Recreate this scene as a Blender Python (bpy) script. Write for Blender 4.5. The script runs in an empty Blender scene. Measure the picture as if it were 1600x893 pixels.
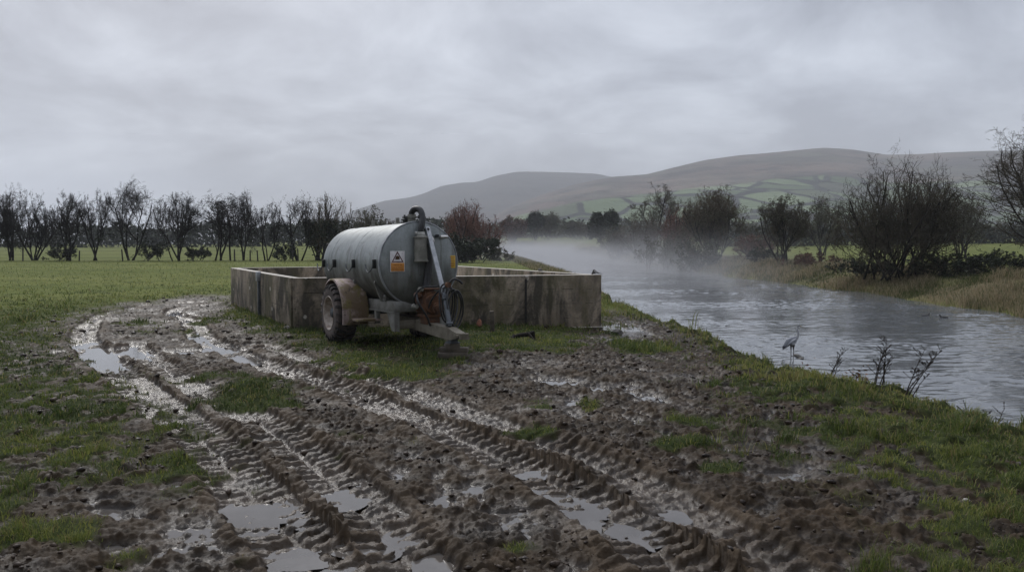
import bpy, bmesh, math, random
import numpy as np
from mathutils import Vector, Matrix

SC = bpy.context.scene
COL = SC.collection
R = math.radians
FPX = 1244.0            # focal length in pixels of the 1600 px wide photograph
CAMH = 1.87
PITCH = math.atan(66.5 / FPX)

# ------------------------------------------------------------------ camera
cam_d = bpy.data.cameras.new('camera')
cam_d.sensor_width = 36.0
cam_d.lens = 36.0 * FPX / 1600.0
cam_d.clip_start = 0.1
cam_d.clip_end = 30000
cam = bpy.data.objects.new('camera', cam_d)
COL.objects.link(cam)
cam.location = (0, 0, CAMH)
cam.rotation_euler = (math.pi / 2 - PITCH, 0, 0)
SC.camera = cam

# ------------------------------------------------------------------ world
SUN_EL, SUN_AZ = R(42), R(335)      # azimuth clockwise from +Y
world = bpy.data.worlds.new('World')
SC.world = world
world.use_nodes = True
wn = world.node_tree
wn.nodes.clear()


def nd(nt, typ, ins=None, **props):
    n = nt.nodes.new(typ)
    for k, v in props.items():
        setattr(n, k, v)
    if ins:
        for k, v in ins.items():
            s = n.inputs[k]
            if isinstance(v, bpy.types.NodeSocket):
                nt.links.new(v, s)
            else:
                s.default_value = v
    return n


def math_(nt, op, a, b=0.0, c=0.0, clamp=False):
    n = nd(nt, 'ShaderNodeMath', {0: a, 1: b, 2: c}, operation=op)
    n.use_clamp = clamp
    return n.outputs[0]


def mixc(nt, f, a, b, blend='MIX'):
    n = nt.nodes.new('ShaderNodeMix')
    n.data_type = 'RGBA'
    n.blend_type = blend
    for idx, v in ((0, f), (6, a), (7, b)):
        s = n.inputs[idx]
        if isinstance(v, bpy.types.NodeSocket):
            nt.links.new(v, s)
        else:
            if idx and len(v) == 3:
                v = (*v, 1)
            s.default_value = v
    return n.outputs[2]


def ramp(nt, f, stops, interp='LINEAR'):
    n = nt.nodes.new('ShaderNodeValToRGB')
    cr = n.color_ramp
    cr.interpolation = interp
    while len(cr.elements) < len(stops):
        cr.elements.new(0.5)
    for e, (p, c) in zip(cr.elements, stops):
        e.position = p
        e.color = (c, c, c, 1) if isinstance(c, (int, float)) else (*c, 1)
    nt.links.new(f, n.inputs[0])
    return n.outputs[0]


def smooth(nt, v, lo, hi):
    n = nd(nt, 'ShaderNodeMapRange', {0: v, 1: lo, 2: hi, 3: 0.0, 4: 1.0}, interpolation_type='SMOOTHSTEP')
    return n.outputs[0]


def noise(nt, vec, scale, detail=4.0, rough=0.55, dist=0.0, dim='3D'):
    n = nd(nt, 'ShaderNodeTexNoise', {'Scale': scale, 'Detail': detail, 'Roughness': rough, 'Distortion': dist},
           noise_dimensions=dim)
    if vec is not None:
        nt.links.new(vec, n.inputs['Vector'])
    return n.outputs['Fac']


def mapping(nt, vec, scale=(1, 1, 1), rot=(0, 0, 0), loc=(0, 0, 0)):
    n = nd(nt, 'ShaderNodeMapping', {'Scale': scale, 'Rotation': rot, 'Location': loc})
    nt.links.new(vec, n.inputs[0])
    return n.outputs[0]


sky = nd(wn, 'ShaderNodeTexSky', sky_type='NISHITA')
sky.sun_disc = False
sky.sun_elevation = SUN_EL
sky.sun_rotation = SUN_AZ
sky.air_density = 1.0
sky.dust_density = 3.0
wtc = nd(wn, 'ShaderNodeTexCoord')
sep = nd(wn, 'ShaderNodeSeparateXYZ', {0: wtc.outputs['Generated']})
zz = math_(wn, 'ADD', math_(wn, 'MAXIMUM', sep.outputs[2], 0.0), 0.34)
cx = math_(wn, 'DIVIDE', sep.outputs[0], zz)
cy = math_(wn, 'DIVIDE', sep.outputs[1], zz)
cvec = nd(wn, 'ShaderNodeCombineXYZ', {0: cx, 1: cy, 2: 0.0}).outputs[0]
n1 = noise(wn, mapping(wn, cvec, (2.3, 2.5, 1), rot=(0, 0, 0.5), loc=(0.6, 0.3, 0)), 1.0, 9.0, 0.62, 0.35)
n2 = noise(wn, mapping(wn, cvec, (0.60, 0.66, 1), rot=(0, 0, 0.5), loc=(5.2, 3.1, 0)), 1.0, 3.0, 0.5)
cl = math_(wn, 'ADD', math_(wn, 'MULTIPLY', n1, 0.62), math_(wn, 'MULTIPLY', n2, 0.38))
cloud = ramp(wn, cl, [(0.40, (2.6, 2.76, 3.22)), (0.46, (3.3, 3.52, 4.06)), (0.52, (4.1, 4.38, 4.98)), (0.59, (5.1, 5.43, 6.08))])
# an overcast deck: a little paler low down towards the horizon, dimmer higher up; unseen zenith brightened to light the ground
elev = ramp(wn, sep.outputs[2], [(0.0, (0.88, 0.88, 0.88)), (0.10, (0.88, 0.88, 0.88)), (0.22, (0.76, 0.76, 0.76)), (0.31, (0.52, 0.52, 0.53)), (0.50, (0.98, 0.98, 0.98)), (1.0, (1.6, 1.6, 1.6))])
cloud = mixc(wn, 1.0, cloud, elev, 'MULTIPLY')
# unseen sky behind the viewpoint dimmed so that near sides fall in shade
backc = ramp(wn, math_(wn, 'ADD', math_(wn, 'MULTIPLY', sep.outputs[1], 0.5), 0.5), [(0.10, (0.38, 0.38, 0.39)), (0.62, (1, 1, 1))])
cloud = mixc(wn, 1.0, cloud, backc, 'MULTIPLY')
skyc = mixc(wn, 0.93, sky.outputs[0], cloud)
bg = nd(wn, 'ShaderNodeBackground', {'Color': skyc, 'Strength': 0.15})
wo = nd(wn, 'ShaderNodeOutputWorld', {0: bg.outputs[0]})

sun_d = bpy.data.lights.new('sun', 'SUN')
sun_d.energy = 1.35
sun_d.angle = R(24)
sun_d.color = (1.0, 0.97, 0.93)
sun = bpy.data.objects.new('sun', sun_d)
COL.objects.link(sun)
sdir = Vector((math.sin(SUN_AZ) * math.cos(SUN_EL), math.cos(SUN_AZ) * math.cos(SUN_EL), math.sin(SUN_EL)))
sun.rotation_euler = sdir.to_track_quat('Z', 'Y').to_euler()
sun.location = (0, 0, 600)

SC.view_settings.view_transform = 'Standard'
SC.view_settings.look = 'None'
SC.view_settings.exposure = 0.58
SC.view_settings.gamma = 1.0
SC.view_settings.use_curve_mapping = False
SC.render.engine = 'CYCLES'
SC.cycles.use_denoising = True
SC.cycles.max_bounces = 6
SC.cycles.diffuse_bounces = 3
SC.cycles.glossy_bounces = 3
SC.cycles.transmission_bounces = 4
SC.cycles.volume_bounces = 0
SC.cycles.transparent_max_bounces = 8
SC.cycles.volume_step_rate = 0.25
SC.cycles.volume_max_steps = 256
SC.cycles.caustics_reflective = False
SC.cycles.caustics_refractive = False


# ------------------------------------------------------------------ pixel helpers (photo pixel -> place on a level)
def ray(px, py):
    u = (px - 800.0) / FPX
    v = (446.5 - py) / FPX
    c, s = math.cos(PITCH), math.sin(PITCH)
    return np.array((u, c + v * s, v * c - s))


def g(px, py, z=-0.1):
    d = ray(px, py)
    t = (z - CAMH) / d[2]
    return np.array((d[0] * t, d[1] * t))


# ------------------------------------------------------------------ object helpers
def tag(o, label=None, cat=None, group=None, kind=None):
    if label:
        o['label'] = label
    if cat:
        o['category'] = cat
    if group:
        o['group'] = group
    if kind:
        o['kind'] = kind
    return o


def empty(name, loc=(0, 0, 0), rot=(0, 0, 0)):
    o = bpy.data.objects.new(name, None)
    o.empty_display_size = 0.2
    COL.objects.link(o)
    o.location = loc
    o.rotation_euler = rot
    return o


def mesh_np(name, V, F, mat=None, parent=None, smooth_=True, attrs=None, loc=None):
    """V (n,3); F = list of int arrays (m,k) with k = 3 or 4."""
    me = bpy.data.meshes.new(name)
    V = np.asarray(V, dtype=np.float32)
    me.vertices.add(len(V))
    me.vertices.foreach_set('co', V.ravel())
    if not isinstance(F, (list, tuple)):
        F = [F]
    F = [np.asarray(f, dtype=np.int32) for f in F if len(f)]
    loops = np.concatenate([f.ravel() for f in F])
    totals = np.concatenate([np.full(len(f), f.shape[1], dtype=np.int32) for f in F])
    starts = np.zeros(len(totals), dtype=np.int32)
    starts[1:] = np.cumsum(totals)[:-1]
    me.loops.add(len(loops))
    me.loops.foreach_set('vertex_index', loops)
    me.polygons.add(len(totals))
    me.polygons.foreach_set('loop_start', starts)
    me.polygons.foreach_set('loop_total', totals)
    me.polygons.foreach_set('use_smooth', np.full(len(totals), smooth_, dtype=bool))
    if attrs:
        for k, a in attrs.items():
            at = me.attributes.new(k, 'FLOAT', 'POINT')
            at.data.foreach_set('value', np.asarray(a, dtype=np.float32))
    me.update(calc_edges=True)
    if mat:
        me.materials.append(mat)
    o = bpy.data.objects.new(name, me)
    COL.objects.link(o)
    if parent:
        o.parent = parent
    if loc is not None:
        o.location = loc
    return o


class MB:
    """collects shapes and links them as one mesh object"""

    def __init__(self):
        self.bm = bmesh.new()

    def _xf(self, verts, M):
        bmesh.ops.transform(self.bm, matrix=M, verts=verts)

    def box(self, c, s, rot=(0, 0, 0), bev=0.0, M=None):
        r = bmesh.ops.create_cube(self.bm, size=1.0)
        vs = r['verts']
        bmesh.ops.scale(self.bm, vec=s, verts=vs)
        if bev > 0:
            es = list({e for v in vs for e in v.link_edges})
            b = bmesh.ops.bevel(self.bm, geom=es, offset=bev, segments=2, affect='EDGES', profile=0.5)
            vs = list({v for f in b['faces'] for v in f.verts} | {v for v in vs if v.is_valid})
            vs = self._island(vs)
        T = Matrix.Translation(c) @ Matrix.Rotation(rot[2], 4, 'Z') @ Matrix.Rotation(rot[1], 4, 'Y') @ Matrix.Rotation(rot[0], 4, 'X')
        if M is not None:
            T = M @ T
        self._xf(vs, T)
        return vs

    def _island(self, vs):
        seen = set(vs)
        st = list(vs)
        while st:
            v = st.pop()
            for e in v.link_edges:
                o = e.other_vert(v)
                if o not in seen:
                    seen.add(o)
                    st.append(o)
        return list(seen)

    def lathe(self, prof, n=32, axis='Z', c=(0, 0, 0), cap=True, M=None):
        """prof: list of (along, radius)"""
        rings = []
        for (h, r) in prof:
            ring = []
            for k in range(n):
                a = 2 * math.pi * k / n
                p, q = r * math.cos(a), r * math.sin(a)
                co = {'Z': (p, q, h), 'X': (h, p, q), 'Y': (q, h, p)}[axis]
                v = Vector(co) + Vector(c)
                if M is not None:
                    v = M @ v
                ring.append(self.bm.verts.new(v))
            rings.append(ring)
        for a, b in zip(rings, rings[1:]):
            for k in range(n):
                self.bm.faces.new((a[k], a[(k + 1) % n], b[(k + 1) % n], b[k]))
        if cap:
            self.bm.faces.new(rings[0][::-1])
            self.bm.faces.new(rings[-1])
        return rings

    def tube(self, pts, rad, n=8, cap=True, squash=1.0):
        pts = [Vector(p) for p in pts]
        if not hasattr(rad, '__len__'):
            rad = [rad] * len(pts)
        rings = []
        U = None
        for i, p in enumerate(pts):
            t = (pts[min(i + 1, len(pts) - 1)] - pts[max(i - 1, 0)]).normalized()
            if U is None:
                ref = Vector((0, 0, 1)) if abs(t.z) < 0.9 else Vector((1, 0, 0))
                U = t.cross(ref).normalized()
            else:
                U = (U - t * U.dot(t)).normalized()
            W = t.cross(U)
            rings.append([self.bm.verts.new(p + U * (math.cos(2 * math.pi * k / n) * rad[i]) + W * (math.sin(2 * math.pi * k / n) * rad[i] * squash)) for k in range(n)])
        for a, b in zip(rings, rings[1:]):
            for k in range(n):
                self.bm.faces.new((a[k], a[(k + 1) % n], b[(k + 1) % n], b[k]))
        if cap:
            self.bm.faces.new(rings[0][::-1])
            self.bm.faces.new(rings[-1])
        return rings

    def prism(self, outline, z0, z1, M=None):
        """outline in XY, extruded along Z, then M"""
        a = [self.bm.verts.new((x, y, z0)) for x, y in outline]
        b = [self.bm.verts.new((x, y, z1)) for x, y in outline]
        n = len(a)
        self.bm.faces.new(a[::-1])
        self.bm.faces.new(b)
        for k in range(n):
            self.bm.faces.new((a[k], a[(k + 1) % n], b[(k + 1) % n], b[k]))
        if M is not None:
            self._xf(a + b, M)

    def build(self, name, mat, parent=None, smooth_=30, loc=None):
        bm = self.bm
        bmesh.ops.recalc_face_normals(bm, faces=bm.faces)
        me = bpy.data.meshes.new(name)
        bm.to_mesh(me)
        bm.free()
        me.materials.append(mat)
        if smooth_:
            me.polygons.foreach_set('use_smooth', [True] * len(me.polygons))
            try:
                me.set_sharp_from_angle(angle=R(smooth_))
            except Exception:
                pass
        o = bpy.data.objects.new(name, me)
        COL.objects.link(o)
        if parent:
            o.parent = parent
        if loc is not None:
            o.location = loc
        return o


def spline(pts, n=10):
    """Catmull-Rom through pts"""
    P = [Vector(p) for p in pts]
    P = [P[0] * 2 - P[1]] + P + [P[-1] * 2 - P[-2]]
    out = []
    for i in range(1, len(P) - 2):
        a, b, c, d = P[i - 1:i + 3]
        for k in range(n):
            t = k / n
            out.append(0.5 * ((2 * b) + (c - a) * t + (2 * a - 5 * b + 4 * c - d) * t * t + (3 * b - a - 3 * c + d) * t ** 3))
    out.append(P[-2])
    return out


# ------------------------------------------------------------------ materials
def new_mat(name):
    m = bpy.data.materials.new(name)
    m.use_nodes = True
    nt = m.node_tree
    b = nt.nodes['Principled BSDF']
    return m, nt, b


def put(nt, b, **kw):
    for k, v in kw.items():
        k = {'color': 'Base Color', 'rough': 'Roughness', 'metal': 'Metallic', 'normal': 'Normal', 'spec': 'Specular IOR Level'}[k]
        s = b.inputs[k]
        if isinstance(v, bpy.types.NodeSocket):
            nt.links.new(v, s)
        else:
            if k == 'Base Color' and len(v) == 3:
                v = (*v, 1)
            s.default_value = v


def bump(nt, h, strength=0.5, dist=0.02, normal=None):
    n = nd(nt, 'ShaderNodeBump', {'Strength': strength, 'Distance': dist, 'Height': h})
    if normal is not None:
        nt.links.new(normal, n.inputs['Normal'])
    return n.outputs[0]


def pos(nt):
    return nd(nt, 'ShaderNodeNewGeometry').outputs['Position']


def objco(nt):
    return nd(nt, 'ShaderNodeTexCoord').outputs['Object']


def attr(nt, name):
    return nd(nt, 'ShaderNodeAttribute', attribute_name=name).outputs['Fac']


def simple_mat(name, c1, c2, rough=0.7, metal=0.0, scale=8.0, bmp=0.3, bscale=40.0, spec=0.5, world_=False, rvar=0.15, lo=0.35, hi=0.65):
    m, nt, b = new_mat(name)
    v = pos(nt) if world_ else objco(nt)
    f = noise(nt, v, scale, 6, 0.6)
    put(nt, b, color=mixc(nt, smooth(nt, f, lo, hi), c1, c2), metal=metal, spec=spec)
    f2 = noise(nt, v, scale * 2.3, 4, 0.6)
    put(nt, b, rough=math_(nt, 'ADD', math_(nt, 'MULTIPLY', f2, rvar * 2), rough - rvar))
    if bmp:
        put(nt, b, normal=bump(nt, noise(nt, v, bscale, 5, 0.6), bmp, 0.01))
    return m


M = {}
M['bark'] = simple_mat('dark_bark', (0.013, 0.011, 0.010), (0.028, 0.024, 0.020), 0.9, scale=6, bmp=0.6, bscale=30, spec=0.2)
M['twig'] = simple_mat('dark_twig', (0.013, 0.011, 0.010), (0.028, 0.023, 0.018), 0.9, scale=2, bmp=0, spec=0.2)
M['twig_dim'] = simple_mat('dim_brown_twig', (0.046, 0.039, 0.028), (0.090, 0.076, 0.054), 0.9, scale=1.2, bmp=0, spec=0.2)
M['twig_brown'] = simple_mat('brown_twig', (0.075, 0.060, 0.042), (0.13, 0.105, 0.070), 0.9, scale=0.8, bmp=0, spec=0.2)
M['twig_red'] = simple_mat('red_twig', (0.135, 0.070, 0.056), (0.21, 0.112, 0.090), 0.9, scale=0.8, bmp=0, spec=0.2)
M['twig_grey'] = simple_mat('grey_twig', (0.085, 0.078, 0.062), (0.14, 0.128, 0.10), 0.9, scale=0.6, bmp=0, spec=0.2)
M['leaf_dark'] = simple_mat('ivy_leaf', (0.014, 0.020, 0.010), (0.032, 0.042, 0.018), 0.7, scale=1.2, bmp=0, spec=0.3)
M['leaf_olive'] = simple_mat('olive_leaf', (0.048, 0.050, 0.026), (0.085, 0.082, 0.042), 0.8, scale=1.2, bmp=0, spec=0.3)
M['leaf_brown'] = simple_mat('dead_leaf', (0.070, 0.046, 0.035), (0.115, 0.074, 0.052), 0.85, scale=1.5, bmp=0, spec=0.2)
M['leaf_rust'] = simple_mat('rust_leaf', (0.085, 0.042, 0.022), (0.14, 0.075, 0.038), 0.8, scale=5, bmp=0, spec=0.2)
M['stalk'] = simple_mat('dry_stalk', (0.018, 0.015, 0.013), (0.040, 0.030, 0.024), 0.9, scale=20, bmp=0, spec=0.2)

# ------------------------------------------------------------------ numpy noise
def _hash(ix, iy, seed):
    h = (ix.astype(np.int64) * 374761393 + iy.astype(np.int64) * 668265263 + seed * 1442695041) & 0xFFFFFFFF
    h = ((h ^ (h >> 13)) * 1274126177) & 0xFFFFFFFF
    h = h ^ (h >> 16)
    return h


def pn(x, y, seed=0):
    x0 = np.floor(x)
    y0 = np.floor(y)
    fx = x - x0
    fy = y - y0
    u = fx * fx * fx * (fx * (fx * 6 - 15) + 10)
    v = fy * fy * fy * (fy * (fy * 6 - 15) + 10)

    def gr(dx, dy):
        a = _hash(x0 + dx, y0 + dy, seed) * (2 * math.pi / 4294967296.0)
        return np.cos(a) * (fx - dx) + np.sin(a) * (fy - dy)
    a = gr(0, 0) * (1 - u) + gr(1, 0) * u
    b = gr(0, 1) * (1 - u) + gr(1, 1) * u
    return (a * (1 - v) + b * v) * 1.5


def fbm(x, y, seed, octs=3, gain=0.5):
    s, a, f = 0.0, 1.0, 1.0
    for k in range(octs):
        s = s + a * pn(x * f, y * f, seed + k)
        a *= gain
        f *= 2.03
    return s


def cells(x, y, size, seed, rmin=0.25, rmax=0.5):
    """jittered lumps: the highest dome over the 3x3 cells around (0..1)"""
    X, Y = x / size, y / size
    x0, y0 = np.floor(X), np.floor(Y)
    out = np.zeros_like(x)
    for dx in (-1, 0, 1):
        for dy in (-1, 0, 1):
            h = _hash(x0 + dx, y0 + dy, seed)
            jx = (h & 1023) / 1023.0
            jy = ((h >> 10) & 1023) / 1023.0
            hr = ((h >> 20) & 255) / 255.0
            asp = 0.6 + 0.8 * ((h >> 5) & 127) / 127.0
            rr = rmin + (rmax - rmin) * hr
            d2 = ((X - x0 - dx - jx) * asp) ** 2 + ((Y - y0 - dy - jy) / asp) ** 2
            d2 = d2 / (rr * rr)
            out = np.maximum(out, np.maximum(0, 1 - d2) ** 0.7 * (0.45 + 0.55 * hr))
    return out


def sstep(a, b, x):
    t = np.clip((x - a) / (b - a), 0, 1)
    return t * t * (3 - 2 * t)


# ------------------------------------------------------------------ terrain
# near bank top edge and far bank waterline of the river, as x over depth y
LB = np.array([(-60, 30), (0, 11.0), (4, 8.9), (7, 7.5), (9.8, 6.35), (12, 5.6), (14.5, 5.1), (18, 5.05), (21.7, 5.1), (28, 4.5), (35, 4.1), (60, 4.2),
               (90, 2.2), (130, -0.4), (200, -3.0), (263, -6.5), (300, -22), (330, -60), (400, -200), (700, -700)], dtype=float)
RB = np.array([(-60, 55), (0, 28), (20, 22.0), (33.7, 21.7), (46, 22.4), (58, 21.7), (69, 21.2), (98, 20.4), (157, 19.4), (230, 15.5), (263, 10), (290, -5), (320, -45), (400, -185), (700, -690)], dtype=float)
WATER_Z = -1.30

def base_z(x, y):
    r = np.hypot(x, y)
    z = -0.10 - 0.035 * sstep(11, 16, y) * (1 - sstep(24, 40, y))
    z = z + 0.10 * sstep(25, 70, r)
    z = z - 0.30 * sstep(-1.5, 5.0, x) * sstep(9, 21, y) * (1 - sstep(60, 110, y))
    z = z - 0.22 * sstep(3.5, 6.5, x) * (1 - sstep(12, 18, y)) * sstep(0, 5, y)
    rise = sstep(130, 460, r)
    z = z + 4.2 * rise * sstep(-60, 60, x + 0.25 * r) + 1.2 * rise
    return z


def gg(px, py):
    z = -.1
    p = g(px, py, z)
    for _ in range(5):
        z = float(base_z(np.array([p[0]]), np.array([p[1]]))[0])
        p = g(px, py, z)
    return p


MUD_PX = [(-40, 775), (130, 752), (300, 768), (302, 700), (250, 640), (205, 595), (120, 565), (62, 545), (90, 512), (170, 478), (300, 462), (366, 459), (372, 480),
          (405, 500), (450, 524), (520, 545), (640, 566), (730, 562), (760, 552), (900, 545), (935, 528), (950, 500), (958, 486), (1010, 500), (1075, 522), (1120, 560),
          (1125, 600), (1140, 622), (1200, 655), (1175, 690), (1190, 705), (1310, 706), (1330, 750), (1420, 800), (1450, 850), (1470, 893), (1520, 1000), (1900, 1500), (-900, 1500), (-300, 800)]
MUD = np.array([gg(*p) for p in MUD_PX])
# grass patches in the mud / bare patches in the grass: px, py, half width, half height, strength
GRASS_PX = [(400, 612, 75, 22, 1.0), (330, 590, 50, 14, .5), (620, 580, 75, 16, .9), (560, 560, 70, 14, .9), (690, 556, 60, 12, .9), (470, 515, 45, 12, 1.0), (415, 500, 40, 12, 1.0), (380, 488, 30, 9, .9), (500, 540, 60, 9, .6),
            (1000, 540, 42, 12, 1.0), (835, 532, 60, 14, 1.0), (760, 530, 30, 9, .9), (1055, 692, 42, 13, .9), (832, 672, 34, 10, .8), (930, 632, 24, 7, .6), (855, 630, 28, 8, .55), (1070, 655, 60, 10, .6), (1140, 730, 36, 11, .8),
            (640, 690, 30, 10, .35), (550, 680, 26, 9, .4), (540, 710, 22, 7, .4), (820, 860, 40, 14, .4), (1000, 660, 30, 8, .4), (210, 505, 34, 7, .5), (330, 500, 30, 7, .7), (300, 518, 40, 7, .45),
            (60, 840, 70, 40, .9), (180, 880, 50, 20, .5), (15, 790, 40, 22, .6), (360, 875, 40, 20, .35), (230, 520, 40, 9, .4), (60, 530, 60, 18, .5)]
BARE_PX = [(240, 560, 60, 14, .9), (90, 660, 60, 6, .45), (260, 700, 50, 5, .4), (1330, 640, 90, 7, .9), (1440, 655, 60, 6, .7), (1230, 640, 50, 6, .7), (1500, 765, 90, 14, .7), (1590, 830, 70, 18, .7), (1400, 770, 40, 10, .6), (1290, 565, 20, 6, .8), (1540, 690, 60, 6, .5), (1400, 700, 40, 5, .35)]
PUD_PX = [(300, 546, 70, 5, 1.5), (165, 552, 34, 14, 1.5), (308, 527, 20, 7, 1.5), (350, 541, 34, 5, 1.4), (150, 540, 30, 6, 1.1), (390, 558, 30, 5, 1.2), (95, 548, 20, 4, 1.2), (195, 484, 22, 3, 1.3), (285, 490, 22, 4, 1.2), (265, 500, 20, 3, 1.0), (185, 568, 20, 6, 1.3), (300, 840, 80, 36, .85), (375, 858, 50, 24, .75),
          (225, 880, 34, 24, .7), (195, 792, 28, 10, .9), (175, 830, 25, 14, .6), (400, 800, 40, 16, .8), (480, 862, 30, 16, .8), (560, 848, 22, 8, .6), (775, 805, 46, 20, 1.1), (805, 790, 40, 14, 1.0), (850, 768, 30, 11, .9), (690, 868, 24, 22, .9),
          (670, 785, 34, 12, .7), (720, 765, 26, 10, .7), (905, 800, 28, 8, .8), (745, 735, 30, 9, .55), (870, 592, 40, 4, 1.3), (960, 600, 50, 9, .9), (1005, 612, 40, 11, 1.0), (1225, 738, 38, 16, .85), (1265, 722, 30, 11, .8), (1195, 745, 22, 10, .6), (1300, 735, 24, 8, .6),
          (978, 518, 32, 13, 1.6), (962, 508, 22, 8, 1.3), (1060, 800, 20, 8, .6), (1010, 830, 26, 8, .5), (640, 830, 26, 8, .5), (590, 610, 40, 5, .5), (480, 588, 40, 6, .55), (1100, 880, 30, 10, .5), (960, 870, 28, 9, .45), (540, 775, 28, 8, .5)]

_rp = random.Random(12)
PUD_PX += [(_rp.uniform(150, 1000), _rp.uniform(735, 892), _rp.uniform(8, 22), _rp.uniform(4, 11), _rp.uniform(.6, 1.15)) for _ in range(46)]
PUD_PX += [(_rp.uniform(820, 1250), _rp.uniform(590, 760), _rp.uniform(8, 20), _rp.uniform(3, 6), _rp.uniform(.6, 1.1)) for _ in range(16)]


def ell(lst):
    out = []
    for px, py, rx, ry, s in lst:
        c = gg(px, py)
        a = gg(px + rx, py)
        b0 = gg(px, py - ry)
        b1 = gg(px, py + ry)
        out.append((c[0], c[1], abs(a[0] - c[0]), abs(b0[1] - b1[1]) / 2, math.atan2(c[0], c[1]), s))
    return out


GRASS_E, BARE_E, PUD_E = ell(GRASS_PX), ell(BARE_PX), ell(PUD_PX)


def esum(E, x, y, wx, wy, op='max'):
    out = np.zeros_like(x)
    for cx_, cy_, rx, ry, a, s in E:
        R3 = 2.2 * max(rx, ry)
        m = (np.abs(x - cx_) < R3) & (np.abs(y - cy_) < R3)
        if not m.any():
            continue
        dx = x[m] + wx[m] * rx - cx_
        dy = y[m] + wy[m] * ry - cy_
        # radial axis follows the line of sight of the photograph
        u = dx * math.cos(a) - dy * math.sin(a)
        v = dx * math.sin(a) + dy * math.cos(a)
        w = s * np.exp(-((u / rx) ** 2 + (v / ry) ** 2) * 0.9)
        out[m] = np.maximum(out[m], w)
    return out


# tyre tracks: pixel paths on the ground, half width in m, depth
TRACK_PX = [
    ([(140, 505), (130, 530), (170, 568), (225, 610), (290, 660), (345, 710), (395, 765), (450, 830), (540, 920)], 0.30, 0.085),
    ([(205, 540), (300, 600), (380, 640), (450, 690), (520, 745), (580, 800), (650, 893), (700, 960)], 0.28, 0.085),
    ([(300, 500), (315, 525), (370, 552), (440, 578), (520, 603), (620, 640), (740, 690), (860, 745), (960, 805), (1080, 893), (1150, 950)], 0.30, 0.085),
    ([(420, 540), (500, 570), (600, 598), (720, 640), (850, 690), (960, 735), (1060, 790), (1200, 870), (1300, 950)], 0.27, 0.075),
    ([(140, 505), (170, 488), (240, 476), (330, 470)], 0.25, 0.08),
    ([(300, 500), (270, 490), (285, 480), (340, 474)], 0.25, 0.08),
]
TRACKS = []
for pts, hw, dep in TRACK_PX:
    gp = [Vector((*gg(*p), 0)) for p in pts]
    sp = spline(gp, 8)
    TRACKS.append((np.array([(p.x, p.y) for p in sp]), hw, dep))


def track_uv(P, x, y, reach):
    """signed lateral offset and arc length to polyline P, inf beyond reach"""
    best = np.full(x.shape, 1e9)
    U = np.full(x.shape, 1e9)
    S = np.zeros(x.shape)
    s0 = 0.0
    for a, b in zip(P[:-1], P[1:]):
        L = math.hypot(b[0] - a[0], b[1] - a[1])
        lo = np.minimum(a, b) - reach
        hi = np.maximum(a, b) + reach
        m = np.nonzero((x > lo[0]) & (x < hi[0]) & (y > lo[1]) & (y < hi[1]))[0]
        if len(m):
            tx, ty = (b - a) / L
            dx, dy = x[m] - a[0], y[m] - a[1]
            t = np.clip(dx * tx + dy * ty, 0, L)
            ex, ey = dx - t * tx, dy - t * ty
            d = np.hypot(ex, ey)
            k = d < best[m]
            mk = m[k]
            best[mk] = d[k]
            U[mk] = np.where((dx * ty - dy * tx)[k] > 0, d[k], -d[k])
            S[mk] = s0 + t[k]
        s0 += L
    return U, S


def poly_sd(P, x, y):
    """signed distance to polygon, positive inside"""
    n = len(P)
    d = np.full(x.shape, 1e9)
    ins = np.zeros(x.shape, dtype=bool)
    for i in range(n):
        a, b = P[i], P[(i + 1) % n]
        e = b - a
        wx, wy = x - a[0], y - a[1]
        t = np.clip((wx * e[0] + wy * e[1]) / (e @ e), 0, 1)
        d = np.minimum(d, (wx - e[0] * t) ** 2 + (wy - e[1] * t) ** 2)
        c = ((a[1] <= y) & (b[1] > y)) | ((b[1] <= y) & (a[1] > y))
        xi = a[0] + (y - a[1]) / (e[1] if abs(e[1]) > 1e-9 else 1e-9) * e[0]
        ins ^= c & (x < xi)
    return np.where(ins, 1, -1) * np.sqrt(d)


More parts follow.
